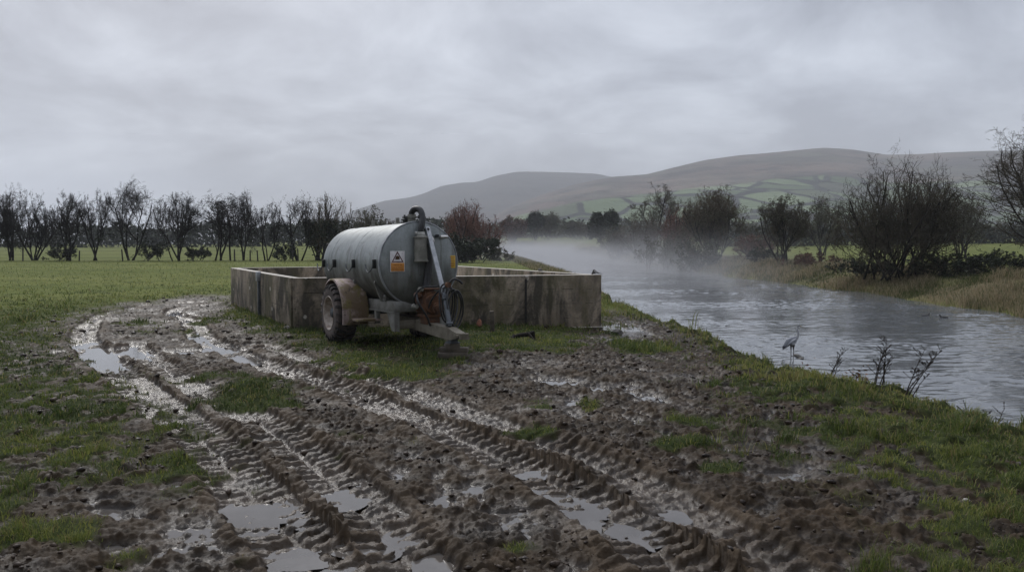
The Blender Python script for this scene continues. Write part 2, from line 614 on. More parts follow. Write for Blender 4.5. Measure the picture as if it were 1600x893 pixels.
def terrain(x, y, fine=True):
    x = np.asarray(x, dtype=np.float64)
    y = np.asarray(y, dtype=np.float64)
    r = np.hypot(x, y)
    zb = base_z(x, y)
    n = len(x)
    grass = np.ones(n)
    mudh = np.zeros(n)
    wet = np.zeros(n)
    pw = np.zeros(n)
    trk_all = np.zeros(n)
    near = np.nonzero((r < 60) & (y > -20))[0]
    X, Y = x[near], y[near]
    w1 = fbm(X / 0.9, Y / 0.9, 11, 3)
    w2 = fbm(X / 0.9, Y / 0.9, 31, 3)
    sd = poly_sd(MUD, X, Y)
    edge = 0.45 + 0.02 * r[near]
    m = sstep(-edge, edge, sd + (w1 * 0.55 + fbm(X / 0.3, Y / 0.3, 41, 2) * 0.25) * (0.6 + 0.03 * r[near]))
    ge = esum(GRASS_E, X, Y, w1 * 0.55, w2 * 0.55)
    be = esum(BARE_E, X, Y, w1 * 0.55, w2 * 0.55)
    g2 = fbm(X / 0.35, Y / 0.35, 51, 3)
    gm = 1 - m
    # ragged: some mud shows between the tufts everywhere close to the mud
    gm = gm - 0.92 * sstep(0.20, 0.65, g2 + 0.45 * sstep(-2.5, 0.2, sd)) * (1 - sstep(18, 30, r[near]))
    gm = np.maximum(gm, sstep(0.25, 0.6, ge + 0.28 * g2))
    gm = gm - sstep(0.2, 0.6, be + 0.25 * g2)
    gm = np.clip(gm, 0, 1)
    grass[near] = gm
    mm = 1 - gm
    pe = esum(PUD_E, X, Y, w1 * 0.85 + 0.25 * fbm(X / 0.3, Y / 0.3, 44, 2), w2 * 0.85)
    tr_h = np.zeros(len(near))
    trk = np.zeros(len(near))
    for P, hw, dep in TRACKS:
        U, S = track_uv(P, X, Y, 0.85)
        k = np.nonzero(np.abs(U) < 0.84)[0]
        if not len(k):
            continue
        u, s = U[k] + 0.035 * w1[k], S[k] + 0.05 * w2[k]
        au = np.abs(u)
        ins_ = 1 - sstep(hw * 0.88, hw * 1.08, au)
        fade = 0.38 + 0.85 * sstep(-0.55, 0.35, fbm(X[k] / 1.7, Y[k] / 1.7, 61, 2))
        s = s + 0.028 * fbm(X[k] / 0.35, Y[k] / 0.35, 191, 2)
        u = u + 0.03 * fbm(X[k] / 0.25, Y[k] / 0.25, 192, 2)
        au = np.abs(u)
        ph = (s / 0.165 - np.sign(u) * 0.25 + au / hw * 0.50)
        f = ph - np.floor(ph)
        lug = sstep(0.02, 0.16, f) * (1 - sstep(0.50, 0.66, f))
        lug = lug * (0.62 + 0.45 * (_hash(np.floor(ph), np.sign(u) + 3, 77) & 255) / 255.0)
        bead = np.exp(-((au - hw * 1.20) / 0.080) ** 2)
        h = -dep * 0.72 * ins_ + ins_ * lug * 0.047 * fade * sstep(0.01, 0.06, au)
        h = h + bead * (0.022 + 0.040 * lug * fade + 0.05 * w2[k])
        w = np.maximum(ins_, bead)
        better = w > trk[k]
        kk = k[better]
        tr_h[kk] = h[better]
        trk[kk] = w[better]
    trk_in = trk
    trk_all[near] = trk * mm
    # churned mud away from the ruts
    ch = 0.5 + 0.5 * np.clip(fbm(X / 2.6, Y / 2.6, 71, 2), -1, 1)
    q1 = fbm(X / 0.16, Y / 0.16, 161, 2)
    q2 = fbm(X / 0.16, Y / 0.16, 171, 2)
    c1 = cells(X + 0.08 * w1 + 0.05 * q1, Y + 0.08 * w2 + 0.05 * q2, 0.36, 5, 0.30, 0.62)
    c2 = cells(X + 0.05 * w2 + 0.035 * q2, Y + 0.05 * w1 + 0.035 * q1, 0.19, 6, 0.25, 0.60)
    c3 = cells(X + 0.025 * q1, Y - 0.025 * q2, 0.105, 7, 0.25, 0.62)
    c4 = cells(X + 0.012 * q2, Y - 0.012 * q1, 0.056, 9, 0.25, 0.62)
    hoof = cells(X + 0.04 * w2 + 0.03 * q1, Y - 0.04 * w1 + 0.03 * q2, 0.30, 8, 0.22, 0.45)
    hoof2 = cells(X - 0.03 * w2 + 0.02 * q2, Y + 0.04 * w1 + 0.02 * q1, 0.15, 18, 0.22, 0.50)
    bil = 0.35 - np.abs(fbm(X / 0.24, Y / 0.24, 81, 3))
    sm = sstep(-0.55, 0.25, fbm(X / 1.9, Y / 1.9, 181, 2))        # smeared patches alternate with broken ones
    rough = (0.050 * c1 * ch + (0.052 * c2 + 0.036 * c3 + 0.014 * c4) * (0.35 + 0.65 * sm) - 0.085 * hoof * (0.4 + 0.6 * ch) - 0.04 * hoof2 * sm + 0.055 * bil)
    rough = rough + 0.035 * fbm(X / 1.4, Y / 1.4, 91, 2)
    fine_h = 0.016 * fbm(X / 0.07, Y / 0.07, 101, 3)
    lump = 0.66 * rough * (1 - 0.88 * trk_in * (1 - 0.85 * sstep(0.2, 0.6, pe))) * (1 - 0.12 * sstep(0.25, 0.8, pe)) + fine_h
    mudh_n = mm * (lump + tr_h - 0.01) + gm * (0.045 * fbm(X / 0.5, Y / 0.5, 111, 3) + 0.11 * c1 * sstep(2.5, 4.5, X) + 0.5 * tr_h)
    mudh_n = mudh_n - 0.068 * pe * (0.3 + 0.7 * mm)
    mudh[near] = mudh_n
    pw[near] = pe
    level = zb - 0.052
    # river channel
    xl = np.interp(y, LB[:, 0], LB[:, 1])
    xr = np.interp(y, RB[:, 0], RB[:, 1])
    jag = (0.55 * fbm(x / 1.6, y / 1.6, 121, 3) + 0.30 * fbm(x / 0.5, y / 0.5, 122, 2)) * (1 - sstep(60, 120, r))
    dl = x - (xl + jag)
    dr = (xr + 1.2 * fbm(x / 9, y / 9, 131, 2) * (1 - sstep(120, 200, r))) - x
    bed = -1.95
    # shoulder of the near bank: a slumped edge, then a steep drop
    onL = sstep(-0.9, 0.15, dl) * 0.22 + sstep(-0.1, 1.0, dl) * 1.0
    zL = zb + mudh - 0.0 - onL * 1.3
    # far bank rises from the waterline
    rb = sstep(0.6, -1.0, dr) * 0.45 + sstep(-0.4, -4.5, dr) * 0.75
    zR = np.where(dr > 0.6, bed, -1.55 + rb * 1.3 + (zb + 0.1) * sstep(-3, -12, dr) + 0.12 * fbm(x / 2.2, y / 2.2, 141, 3) * sstep(1, -1, dr))
    zR = np.minimum(zR, np.where(dr < -4, 1e9, -0.2))
    mid = (xl + xr) / 2
    z = np.where(x < mid, np.maximum(zL, bed), zR)
    inch = (dl > 0.25) & (dr > 0.4)
    grass = np.where((dl > 0.35) & (x < mid), 0.0, grass)
    wet = np.clip(sstep(0.055, 0.0, z - level), 0, 1) * (1 - grass)
    far = x > mid
    return dict(z=z, zb=zb, grass=grass, wet=wet, level=level, pw=pw, dl=dl, dr=dr, far=far, inch=inch, rough=mudh, track=trk_all)


def hz(x, y):
    return terrain(np.atleast_1d(np.asarray(x, float)), np.atleast_1d(np.asarray(y, float)))['z']


# ---- ground material
m, nt, b = new_mat('mud_and_turf')
P_ = pos(nt)
ga = attr(nt, 'grass')
wa = attr(nt, 'wet')
fa = attr(nt, 'field')
ba = attr(nt, 'reed')
ta = attr(nt, 'track')
n_a = noise(nt, P_, 2.2, 8, 0.65)
n_b = noise(nt, P_, 11.0, 6, 0.6)
mudc = mixc(nt, smooth(nt, n_a, 0.35, 0.68), (0.016, 0.0104, 0.0057), (0.056, 0.0370, 0.0205))
mudc = mixc(nt, smooth(nt, n_b, 0.45, 0.7), mudc, (0.035, 0.0245, 0.0145))
mudc = mixc(nt, math_(nt, 'MULTIPLY', wa, 0.30), mudc, (0.022, 0.0150, 0.0105))
mudc = mixc(nt, math_(nt, 'MULTIPLY', ta, 0.6), mudc, mixc(nt, smooth(nt, n_a, 0.35, 0.65), (0.048, 0.034, 0.021), (0.088, 0.063, 0.041)))
turf = mixc(nt, smooth(nt, n_b, 0.35, 0.7), (0.026, 0.034, 0.012), (0.052, 0.062, 0.020))
n_f = noise(nt, mapping(nt, P_, (0.05, 0.13, 0.1)), 1.0, 7, 0.62)
n_g = noise(nt, mapping(nt, P_, (0.5, 1.3, 1)), 1.0, 6, 0.65)
field = mixc(nt, smooth(nt, n_f, 0.32, 0.68), (0.098, 0.118, 0.026), (0.150, 0.160, 0.045))
n_h = noise(nt, mapping(nt, P_, (1.6, 1.6, 1)), 1.0, 5, 0.7)
field = mixc(nt, math_(nt, 'MULTIPLY', smooth(nt, n_g, 0.44, 0.66), 0.85), field, (0.062, 0.078, 0.018))
field = mixc(nt, math_(nt, 'MULTIPLY', smooth(nt, n_h, 0.56, 0.70), 0.8), field, (0.036, 0.042, 0.014))
turf = mixc(nt, fa, turf, field)
reedc = mixc(nt, smooth(nt, n_b, 0.35, 0.7), (0.095, 0.080, 0.045), (0.17, 0.14, 0.085))
turf = mixc(nt, ba, turf, reedc)
n_w = noise(nt, mapping(nt, P_, (0.8, 0.8, 1), loc=(7, 2, 0)), 1.0, 7, 0.68)
wetp = math_(nt, 'MAXIMUM', math_(nt, 'MULTIPLY', smooth(nt, n_w, 0.50, 0.66), 0.5), wa)
spm = math_(nt, 'ADD', 0.09, math_(nt, 'MULTIPLY', wetp, 0.25))
sps = nd(nt, 'ShaderNodeMix', {0: ga, 2: spm, 3: 0.06})
put(nt, b, color=mixc(nt, ga, mudc, turf), spec=sps.outputs[0])
rm = math_(nt, 'SUBTRACT', math_(nt, 'ADD', 0.42, math_(nt, 'MULTIPLY', n_b, 0.3)), math_(nt, 'MULTIPLY', wetp, 0.36))
rt = nd(nt, 'ShaderNodeMix', {0: ga, 2: rm, 3: 0.9})
put(nt, b, rough=rt.outputs[0])
hb = math_(nt, 'ADD', noise(nt, P_, 28.0, 8, 0.68), math_(nt, 'MULTIPLY', n_g, 1.5))
put(nt, b, normal=bump(nt, hb, 0.55, 0.024))
M['ground'] = m

# ---- ground sheet: rings about the viewpoint, finest where it is nearest, out to the foot of the hills
rr = [0.8]
while rr[-1] < 3.4:
    rr.append(rr[-1] * 1.05)
while rr[-1] < 26:
    rr.append(rr[-1] * 1.0024)
k_ = 1.0026
while rr[-1] < 1500:
    rr.append(rr[-1] * k_)
    k_ = min(k_ + 0.00006, 1.03)
rr = np.array(rr)
ph = np.concatenate([np.radians(np.linspace(-38, 38, 1120)), np.radians(np.linspace(38, 322, 150))[1:-1]])
nr, npn = len(rr), len(ph)
RR, PH = np.meshgrid(rr, ph, indexing='ij')
gx, gy = (RR * np.sin(PH)).ravel(), (RR * np.cos(PH)).ravel()
T = terrain(gx, gy)
ii, jj = np.meshgrid(np.arange(nr - 1), np.arange(npn), indexing='ij')
jn = (jj + 1) % npn
Q = np.stack([ii * npn + jj, (ii + 1) * npn + jj, (ii + 1) * npn + jn, ii * npn + jn], -1).reshape(-1, 4)
rflat = np.hypot(gx, gy)
fieldA = sstep(16, 38, rflat) * (1 - T['far'] * 0.0)
reedA = np.where(T['far'], sstep(0.5, -1.0, T['dr']) * (1 - sstep(-7, -16, T['dr'])) * (1 - 0.5 * sstep(-0.2, 0.3, fbm(gx / 5, gy / 5, 151, 2))), 0)
cen = np.array([[0, 0, -0.1]])
V = np.concatenate([np.stack([gx, gy, T['z']], -1), cen])
fan = np.stack([np.full(npn, len(V) - 1), np.arange(npn), (np.arange(npn) + 1) % npn], -1)
one = lambda a, v: np.append(a, v)
ground = mesh_np('ground', V, [Q, fan], M['ground'],
                 attrs=dict(grass=one(T['grass'], 0), wet=one(T['wet'], 0), field=one(fieldA, 0), reed=one(reedA, 0), track=one(T['track'], 0)))
tag(ground, 'churned brown mud with tyre ruts running into short green turf', kind='structure')

# ---- standing water in the low spots of the mud
ok_ = ((T['z'] < T['level'] + 0.010) & (rflat > 2.0) & (rflat < 42) & (T['dl'] < -0.6) & (T['grass'] < 0.6) & ((T['pw'] > 0.12) | (T['z'] < T['level'] - 0.03))).reshape(nr, npn)
seed_ = ok_ & ((T['pw'] > 0.22) | (T['z'] < T['level'] - 0.045)).reshape(nr, npn)
for _ in range(60):
    d_ = seed_.copy()
    d_[1:] |= seed_[:-1]
    d_[:-1] |= seed_[1:]
    d_[:, 1:] |= seed_[:, :-1]
    d_[:, :-1] |= seed_[:, 1:]
    d_ &= ok_
    if (d_ == seed_).all():
        break
    seed_ = d_
lowv = seed_.copy()
lowv[1:] |= seed_[:-1]
lowv[:-1] |= seed_[1:]
lowv[:, 1:] |= seed_[:, :-1]
lowv[:, :-1] |= seed_[:, 1:]
lowv = lowv.ravel()
fsel = lowv[Q].all(axis=1)
Qp = Q[fsel]
used, inv = np.unique(Qp.ravel(), return_inverse=True)
m, nt, b = new_mat('puddle_water')
P_ = pos(nt)
put(nt, b, color=mixc(nt, smooth(nt, noise(nt, P_, 3, 4), 0.4, 0.7), (0.075, 0.066, 0.058), (0.105, 0.094, 0.084)), rough=0.03, spec=0.5)
b.inputs['IOR'].default_value = 1.62
put(nt, b, normal=bump(nt, noise(nt, P_, 7, 2), 0.02, 0.02))
M['puddle'] = m
puddle = mesh_np('puddle_water', np.stack([gx[used], gy[used], T['level'][used]], -1), inv.reshape(-1, 4), m)
tag(puddle, 'grey rainwater standing in the ruts and hollows of the mud', kind='structure')

# ---- river
m, nt, b = new_mat('river_water')
P_ = pos(nt)
w_a = noise(nt, mapping(nt, P_, (0.55, 1.25, 1), rot=(0, 0, 0.25)), 1.0, 4, 0.55, 0.6)
w_b = noise(nt, mapping(nt, P_, (1.7, 4.2, 1), rot=(0, 0, 0.12)), 1.0, 4, 0.6, 0.4)
w_c = noise(nt, mapping(nt, P_, (0.09, 0.16, 1)), 1.0, 3, 0.5)
amp = math_(nt, 'ADD', 0.45, math_(nt, 'MULTIPLY', smooth(nt, w_c, 0.38, 0.62), 0.9))
hw_ = math_(nt, 'MULTIPLY', math_(nt, 'ADD', math_(nt, 'MULTIPLY', w_a, 1.0), math_(nt, 'MULTIPLY', w_b, 0.42)), amp)
put(nt, b, color=(0.135, 0.144, 0.152), rough=0.06, spec=0.5, normal=bump(nt, hw_, 1.0, 0.030))
b.inputs['IOR'].default_value = 1.62
M['river'] = m
wr = [6.0]
while wr[-1] < 420:
    wr.append(wr[-1] * (1.0045 if wr[-1] < 90 else 1.012))
wr = np.array(wr)
wp_ = np.radians(np.concatenate([np.linspace(-75, -14, 20)[:-1], np.linspace(-14, 46, 420), np.linspace(46, 110, 30)[1:]]))
RR, PH = np.meshgrid(wr, wp_, indexing='ij')
wx_, wy_ = (RR * np.sin(PH)).ravel(), (RR * np.cos(PH)).ravel()
wl = np.interp(wy_, LB[:, 0], LB[:, 1]) - 2.6
wrr = np.interp(wy_, RB[:, 0], RB[:, 1]) + 6
inn = ((wx_ > wl) & (wx_ < wrr)).reshape(RR.shape)
wv = fbm((wx_ + .25 * wy_) / 1.5, (wy_ - .2 * wx_) / 0.62, 401, 3)
wv2 = fbm((wx_ - .1 * wy_) / 0.50, wy_ / 0.24, 411, 2)
wamp = (0.35 + 0.9 * sstep(-.35, .45, fbm(wx_ / 9, wy_ / 5.5, 421, 2))) * (1 - .75 * sstep(55, 130, RR.ravel()))
wz = WATER_Z + wamp * (0.046 * (0.5 - 1.4 * np.abs(wv)) + 0.013 * wv2)
ncw = len(wp_)
ii, jj = np.meshgrid(np.arange(len(wr) - 1), np.arange(ncw - 1), indexing='ij')
fs = (inn[:-1, :-1] & inn[1:, :-1] & inn[:-1, 1:] & inn[1:, 1:]).ravel()
QW = np.stack([ii * ncw + jj, (ii + 1) * ncw + jj, (ii + 1) * ncw + jj + 1, ii * ncw + jj + 1], -1).reshape(-1, 4)[fs]
used, inv = np.unique(QW.ravel(), return_inverse=True)
river = mesh_np('river_water', np.stack([wx_[used], wy_[used], wz[used]], -1), inv.reshape(-1, 4), m)
tag(river, 'rippled grey river flowing between grassy banks', kind='structure')

# ------------------------------------------------------------------ hills
def hill(name, label, prof, Rd, d0, seed, px0, px1, mat, foot=1.5, npx=260, nd_=120):
    pxs = np.linspace(px0, px1, npx)
    el = np.interp(pxs, [p[0] for p in prof], [380 - p[1] for p in prof])
    kk = np.array([.25, .5, .25])
    for _ in range(2):
        el[1:-1] = np.convolve(el, kk, 'valid')
    t = np.concatenate([np.linspace(0, 1, nd_), np.linspace(1.03, 1.5, 12)])
    A, B = np.meshgrid(pxs, t, indexing='ij')
    D = d0 + (Rd - d0) * B
    EL = np.repeat(el[:, None], len(t), 1)
    zr = CAMH + EL / FPX * Rd
    sh = np.where(B <= 1, sstep(-0.15, 1.12, B) ** (1.25 * foot), 0)
    top = sstep(-0.15, 1.12, np.ones(1)) ** (1.25 * foot)
    sh = np.where(B <= 1, sh / top, 1 - (B - 1) ** 2 * 2.2)
    Xh = (A - 800) / FPX * D
    nz = fbm(Xh / 420, D / 420, seed, 5)
    nz2 = fbm(Xh / 1100, D / 700, seed + 20, 3)
    Z = zr * sh + (nz * 12 + nz2 * 20) * np.clip(EL / 60, 0, 1) * sstep(0.05, 0.4, B) * (1 - sstep(0.55, 0.92, B)) - 6 * (1 - sstep(0, 0.06, B))
    n2_ = len(t)
    ii, jj = np.meshgrid(np.arange(npx - 1), np.arange(n2_ - 1), indexing='ij')
    Qh = np.stack([ii * n2_ + jj, (ii + 1) * n2_ + jj, (ii + 1) * n2_ + jj + 1, ii * n2_ + jj + 1], -1).reshape(-1, 4)
    o = mesh_np(name, np.stack([Xh.ravel(), D.ravel(), Z.ravel()], -1), Qh, mat, attrs=dict(slope=B.ravel()))
    tag(o, label, kind='structure')
    return o


def hill_mat(name, fields_to, dull=False):
    m, nt, b = new_mat(name)
    P_ = pos(nt)
    sl = attr(nt, 'slope')
    n1 = noise(nt, mapping(nt, P_, (0.0022, 0.0015, 0.006)), 1.0, 8, 0.62)
    n2 = noise(nt, mapping(nt, P_, (0.009, 0.004, 0.05)), 1.0, 8, 0.68)
    n3 = noise(nt, mapping(nt, P_, (0.004, 0.004, 0.02)), 1.0, 4, 0.5)
    moor = mixc(nt, smooth(nt, n1, 0.44, 0.56), (0.125, 0.085, 0.068), (0.10, 0.092, 0.062))
    moor = mixc(nt, smooth(nt, n2, 0.42, 0.60), moor, (0.046, 0.036, 0.030))
    moor = mixc(nt, math_(nt, 'MULTIPLY', smooth(nt, n3, 0.50, 0.62), 0.6), moor, (0.20, 0.145, 0.11))
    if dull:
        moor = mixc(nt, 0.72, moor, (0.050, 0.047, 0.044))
    dv = mapping(nt, P_, (0.0125, 0.0075, 0.0), rot=(0, 0, 0.15))
    wob = nd(nt, 'ShaderNodeTexNoise', {'Scale': 1.5, 'Detail': 2.0})
    nt.links.new(dv, wob.inputs['Vector'])
    dv2 = mixc(nt, 0.12, dv, wob.outputs['Color'])
    vor = nd(nt, 'ShaderNodeTexVoronoi', {'Scale': 1.0, 'Vector': dv2}, feature='F1')
    edg = nd(nt, 'ShaderNodeTexVoronoi', {'Scale': 1.0, 'Vector': dv2}, feature='DISTANCE_TO_EDGE')
    hue = nd(nt, 'ShaderNodeSeparateColor', {0: vor.outputs['Color']})
    fld = ramp(nt, hue.outputs[0], [(0.0, (0.085, 0.125, 0.052)), (0.25, (0.15, 0.205, 0.095)), (0.50, (0.10, 0.12, 0.064)), (0.60, (0.19, 0.245, 0.12)), (0.88, (0.065, 0.068, 0.044))], 'CONSTANT')
    fld = mixc(nt, math_(nt, 'MULTIPLY', noise(nt, P_, 0.03, 4), 0.5), fld, (0.05, 0.07, 0.03))
    hed = smooth(nt, math_(nt, 'ADD', edg.outputs['Distance'], math_(nt, 'MULTIPLY', math_(nt, 'SUBTRACT', n2, 0.5), 0.12)), 0.085, 0.04)
    woods = smooth(nt, noise(nt, mapping(nt, P_, (0.006, 0.004, 0.01)), 1.0, 5, 0.6), 0.61, 0.65)
    fld = mixc(nt, math_(nt, 'MAXIMUM', hed, woods), fld, (0.010, 0.012, 0.009))
    lim = math_(nt, 'ADD', sl, math_(nt, 'MULTIPLY', math_(nt, 'SUBTRACT', n1, 0.5), 0.25))
    fm = smooth(nt, lim, fields_to + 0.012, fields_to - 0.012)
    put(nt, b, color=mixc(nt, fm, moor, fld), rough=0.95, spec=0.1)
    put(nt, b, normal=bump(nt, math_(nt, 'ADD', n2, math_(nt, 'MULTIPLY', n1, 4.0)), 0.9, 22.0))
    return m


hill('far_hill', 'flat topped grey moorland hill, hazy and furthest away',
     [(300, 384), (480, 376), (520, 350), (545, 332), (575, 322), (600, 314), (640, 309), (662, 303), (690, 291), (720, 286), (745, 285), (775, 275), (808, 269), (840, 269), (880, 270), (930, 272), (955, 277), (1000, 290), (1060, 300), (1200, 330), (1500, 380)],
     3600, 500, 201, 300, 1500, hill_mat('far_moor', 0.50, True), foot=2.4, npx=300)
hill('near_hill', 'long brown heather hill with green hedged fields on its lower slopes',
     [(500, 384), (640, 372), (740, 350), (800, 322), (850, 303), (900, 288), (955, 277), (1010, 273), (1045, 264), (1100, 251), (1150, 244), (1200, 240), (1240, 236), (1285, 232), (1330, 235), (1380, 243), (1430, 242), (1480, 239), (1540, 237), (1600, 236), (1750, 230), (1950, 240), (2300, 262), (2900, 300)],
     2600, 480, 301, 500, 2900, hill_mat('near_moor', 0.58), npx=560, nd_=150)

# ------------------------------------------------------------------ trees and shrubs
def perp(D, rng):
    A = rng.normal(size=D.shape)
    A -= D * (A * D).sum(-1, keepdims=True)
    return A / (np.linalg.norm(A, axis=-1, keepdims=True) + 1e-9)


def grow(rng, P, D, L, Rd, K, wander, trop):
    n = len(P)
    pts = np.zeros((n, K + 1, 3))
    pts[:, 0] = P
    dirs = np.zeros((n, K + 1, 3))
    dirs[:, 0] = D
    d = D.copy()
    for k in range(K):
        d = d + rng.normal(size=d.shape) * wander
        d[:, 2] += trop
        d /= np.linalg.norm(d, axis=1, keepdims=True)
        pts[:, k + 1] = pts[:, k] + d * (L / K)[:, None]
        dirs[:, k + 1] = d
    return pts, dirs


def spawn(rng, pts, dirs, L, Rd, nch, tmin, ang, angsd, ls, rs, rmin):
    n, K1, _ = pts.shape
    K = K1 - 1
    t = tmin + (1 - tmin) * rng.random((n, nch)) ** 0.9
    f = t * K
    k = np.minimum(f.astype(int), K - 1)
    w = (f - k)[..., None]
    idx = np.arange(n)[:, None]
    P = pts[idx, k] * (1 - w) + pts[idx, k + 1] * w
    D = dirs[idx, k + 1]
    A = np.radians(ang + angsd * rng.normal(size=(n, nch)))[..., None]
    D = D.reshape(-1, 3)
    A = A.reshape(-1, 1)
    Dn = D * np.cos(A) + perp(D, rng) * np.sin(A)
    Ln = (L[:, None] * ls * (1.25 - 0.75 * t) * (0.6 + 0.8 * rng.random((n, nch)))).ravel()
    Rn = np.maximum((Rd[:, None] * rs * (1.15 - 0.6 * t)).ravel(), rmin)
    return P.reshape(-1, 3), Dn, Ln, Rn


def tubes(pts, rad0, S, taper=0.35):
    n, K1, _ = pts.shape
    Tn = np.gradient(pts, axis=1)
    Tn /= np.linalg.norm(Tn, axis=2, keepdims=True) + 1e-9
    ref = np.where(np.abs(Tn[:, :1, 2:3]) > 0.8, np.array([[[1., 0, 0]]]), np.array([[[0., 0, 1]]]))
    U = np.cross(Tn, np.repeat(ref, K1, 1))
    U /= np.linalg.norm(U, axis=2, keepdims=True) + 1e-9
    W = np.cross(Tn, U)
    rad = rad0[:, None] * (1 - (1 - taper) * np.linspace(0, 1, K1))[None]
    a = 2 * np.pi * np.arange(S) / S
    V = pts[:, :, None] + rad[:, :, None, None] * (np.cos(a)[None, None, :, None] * U[:, :, None] + np.sin(a)[None, None, :, None] * W[:, :, None])
    V = V.reshape(-1, 3)
    b_ = (np.arange(n) * K1 * S)[:, None, None] + (np.arange(K1 - 1) * S)[None, :, None]
    k = np.arange(S)[None, None]
    kn = (k + 1) % S
    F = np.stack([b_ + k, b_ + kn, b_ + S + kn, b_ + S + k], -1).reshape(-1, 4)
    return V, F


def leaf_quads(rng, C, size, flat=0.5):
    n = len(C)
    a = rng.normal(size=(n, 3))
    a[:, 2] *= flat
    a /= np.linalg.norm(a, axis=1, keepdims=True)
    c = rng.normal(size=(n, 3))
    c -= a * (a * c).sum(1, keepdims=True)
    c /= np.linalg.norm(c, axis=1, keepdims=True)
    s = size * (0.6 + 0.8 * rng.random((n, 1)))
    V = np.stack([C - a * s, C + c * s * 0.45, C + a * s, C - c * s * 0.45], 1).reshape(-1, 3)
    return V, np.arange(4 * n).reshape(-1, 4)


def tree(name, label, cat, x, y, H, W, seed, stems=4, spread=26, style='hawthorn', twig='twig', bark='bark', leaves=0, leaf='leaf_dark', leaf_size=0.10,
         group=None, rmin=0.011, dens=1.0, z=None, leaf_low=0.0, trunk_r=None, lean=(0, 0), twist=1.0):
    rng = np.random.default_rng(seed)
    z = float(hz(x, y)[0]) - 0.08 if z is None else z
    root = empty(name, (x, y, z))
    tag(root, label, cat, group)
    tr = trunk_r or 0.019 * H
    n = stems
    P = np.zeros((n, 3))
    P[:, :2] = rng.normal(size=(n, 2)) * (0.05 * W if style != 'bush' else 0.16 * W)
    az = np.linspace(0, 2 * np.pi, n, endpoint=False) + rng.random(n) * 1.2
    if n == 1:
        sp_ = np.radians(np.array([4.0]))
    else:
        sp_ = np.radians(spread * (0.35 + 0.9 * rng.random(n)))
    D = np.stack([np.sin(sp_) * np.cos(az), np.sin(sp_) * np.sin(az), np.cos(sp_)], -1)
    D[:, 0] += lean[0]
    D[:, 1] += lean[1]
    D /= np.linalg.norm(D, axis=1, keepdims=True)
    if style == 'hawthorn':
        Ls = H * (0.40 + 0.16 * rng.random(n))
        spec = [(7, .10, .04), (7, .10, .07), (5, .16, .06), (4, .20, .05), (3, .26, .03)]
        ch = [(int(11 * dens), .16, 38, 12, .74, .50), (int(8 * dens), .20, 38, 14, .44, .5), (int(5 * dens), .15, 42, 16, .50, .55), (int(3 * dens), .15, 42, 18, .55, .7)]
    elif style == 'tall':
        Ls = H * (0.62 + 0.15 * rng.random(n))
        spec = [(8, .05, .02), (6, .12, .10), (5, .16, .10), (4, .2, .08), (3, .25, .03)]
        ch = [(int(16 * dens), .22, 48, 10, .42, .45), (int(8 * dens), .2, 38, 12, .5, .5), (int(6 * dens), .2, 40, 15, .55, .55), (int(3 * dens), .2, 40, 15, .5, .7)]
    else:  # bush: many wands from the ground
        Ls = H * (0.55 + 0.45 * rng.random(n))
        spec = [(6, .08, .05), (5, .14, .07), (4, .2, .07), (3, .25, .05)]
        ch = [(int(8 * dens), .2, 28, 12, .48, .55), (int(6 * dens), .2, 32, 14, .5, .6), (int(2 * dens), .2, 35, 14, .5, .7)]
    Rd = np.full(n, tr) * (0.7 + 0.5 * rng.random(n)) / (1.0 if n < 3 else 1.5)
    levels = []
    for li, (K, wa_, tp) in enumerate(spec):
        pts, dirs = grow(rng, P, D, Ls, Rd, K, wa_ * twist, tp)
        levels.append((pts, Rd))
        if li < len(ch):
            P, D, Ls, Rd = spawn(rng, pts, dirs, Ls, Rd, *ch[li], rmin)
    allp = np.concatenate([p.reshape(-1, 3) for p, _ in levels])
    zt = np.percentile(allp[:, 2], 99.6)
    wx = (np.percentile(allp[:, 0], 98) - np.percentile(allp[:, 0], 2))
    wy = (np.percentile(allp[:, 1], 98) - np.percentile(allp[:, 1], 2))
    sx, sy, sz = 1.15 * W / wx, 1.15 * W / wy, 1.08 * H / zt
    scl = np.array([sx, sy, sz])
    def outside(p):
        # how far a point lies past the crown's rounded, uneven envelope (1 = on it)
        zc_ = np.clip((p[..., 2] / H - .45) / .55, 0, None)
        a_ = np.arctan2(p[..., 1], p[..., 0])
        rr2 = np.sqrt((p[..., 0] / (W * .52)) ** 2 + (p[..., 1] / (W * .52)) ** 2 + zc_ ** 2)
        return rr2 * (1 + 0.07 * np.sin(3 * a_ + seed) + 0.06 * np.sin(p[..., 2] / H * 17 + 2 * a_ + seed))
    Vt, Ft, Vc, Fc = [], [], [], []
    ot = oc = 0
    ntr = 2 if style != 'bush' else 1
    for li, (pts, rd) in enumerate(levels):
        pts = pts * scl
        if style == 'bush' or (style == 'hawthorn' and li > 0):
            keep_ = outside(pts[:, -1]) < ((1.02, 1.02, 1.06, 1.12) if style == 'bush' else (9, 1.02, 1.0, 1.04, 1.12))[li]
            pts, rd = pts[keep_], rd[keep_]
        low = pts[..., 2].max(axis=1) < 0.02
        pts = pts[~low]
        rd = rd[~low]
        pts[..., 2] = np.maximum(pts[..., 2], -0.15)
        S = (8, 6, 4, 3, 3)[li]
        v, f = tubes(pts, rd, S, 0.45 if li < 3 else 0.6)
        if li < ntr:
            Vt.append(v)
            Ft.append(f + ot)
            ot += len(v)
        else:
            Vc.append(v)
            Fc.append(f + oc)
            oc += len(v)
    trunk = mesh_np('trunk', np.concatenate(Vt), np.concatenate(Ft), M[bark], root)
    crown = mesh_np('crown', np.concatenate(Vc), np.concatenate(Fc), M[twig], root)
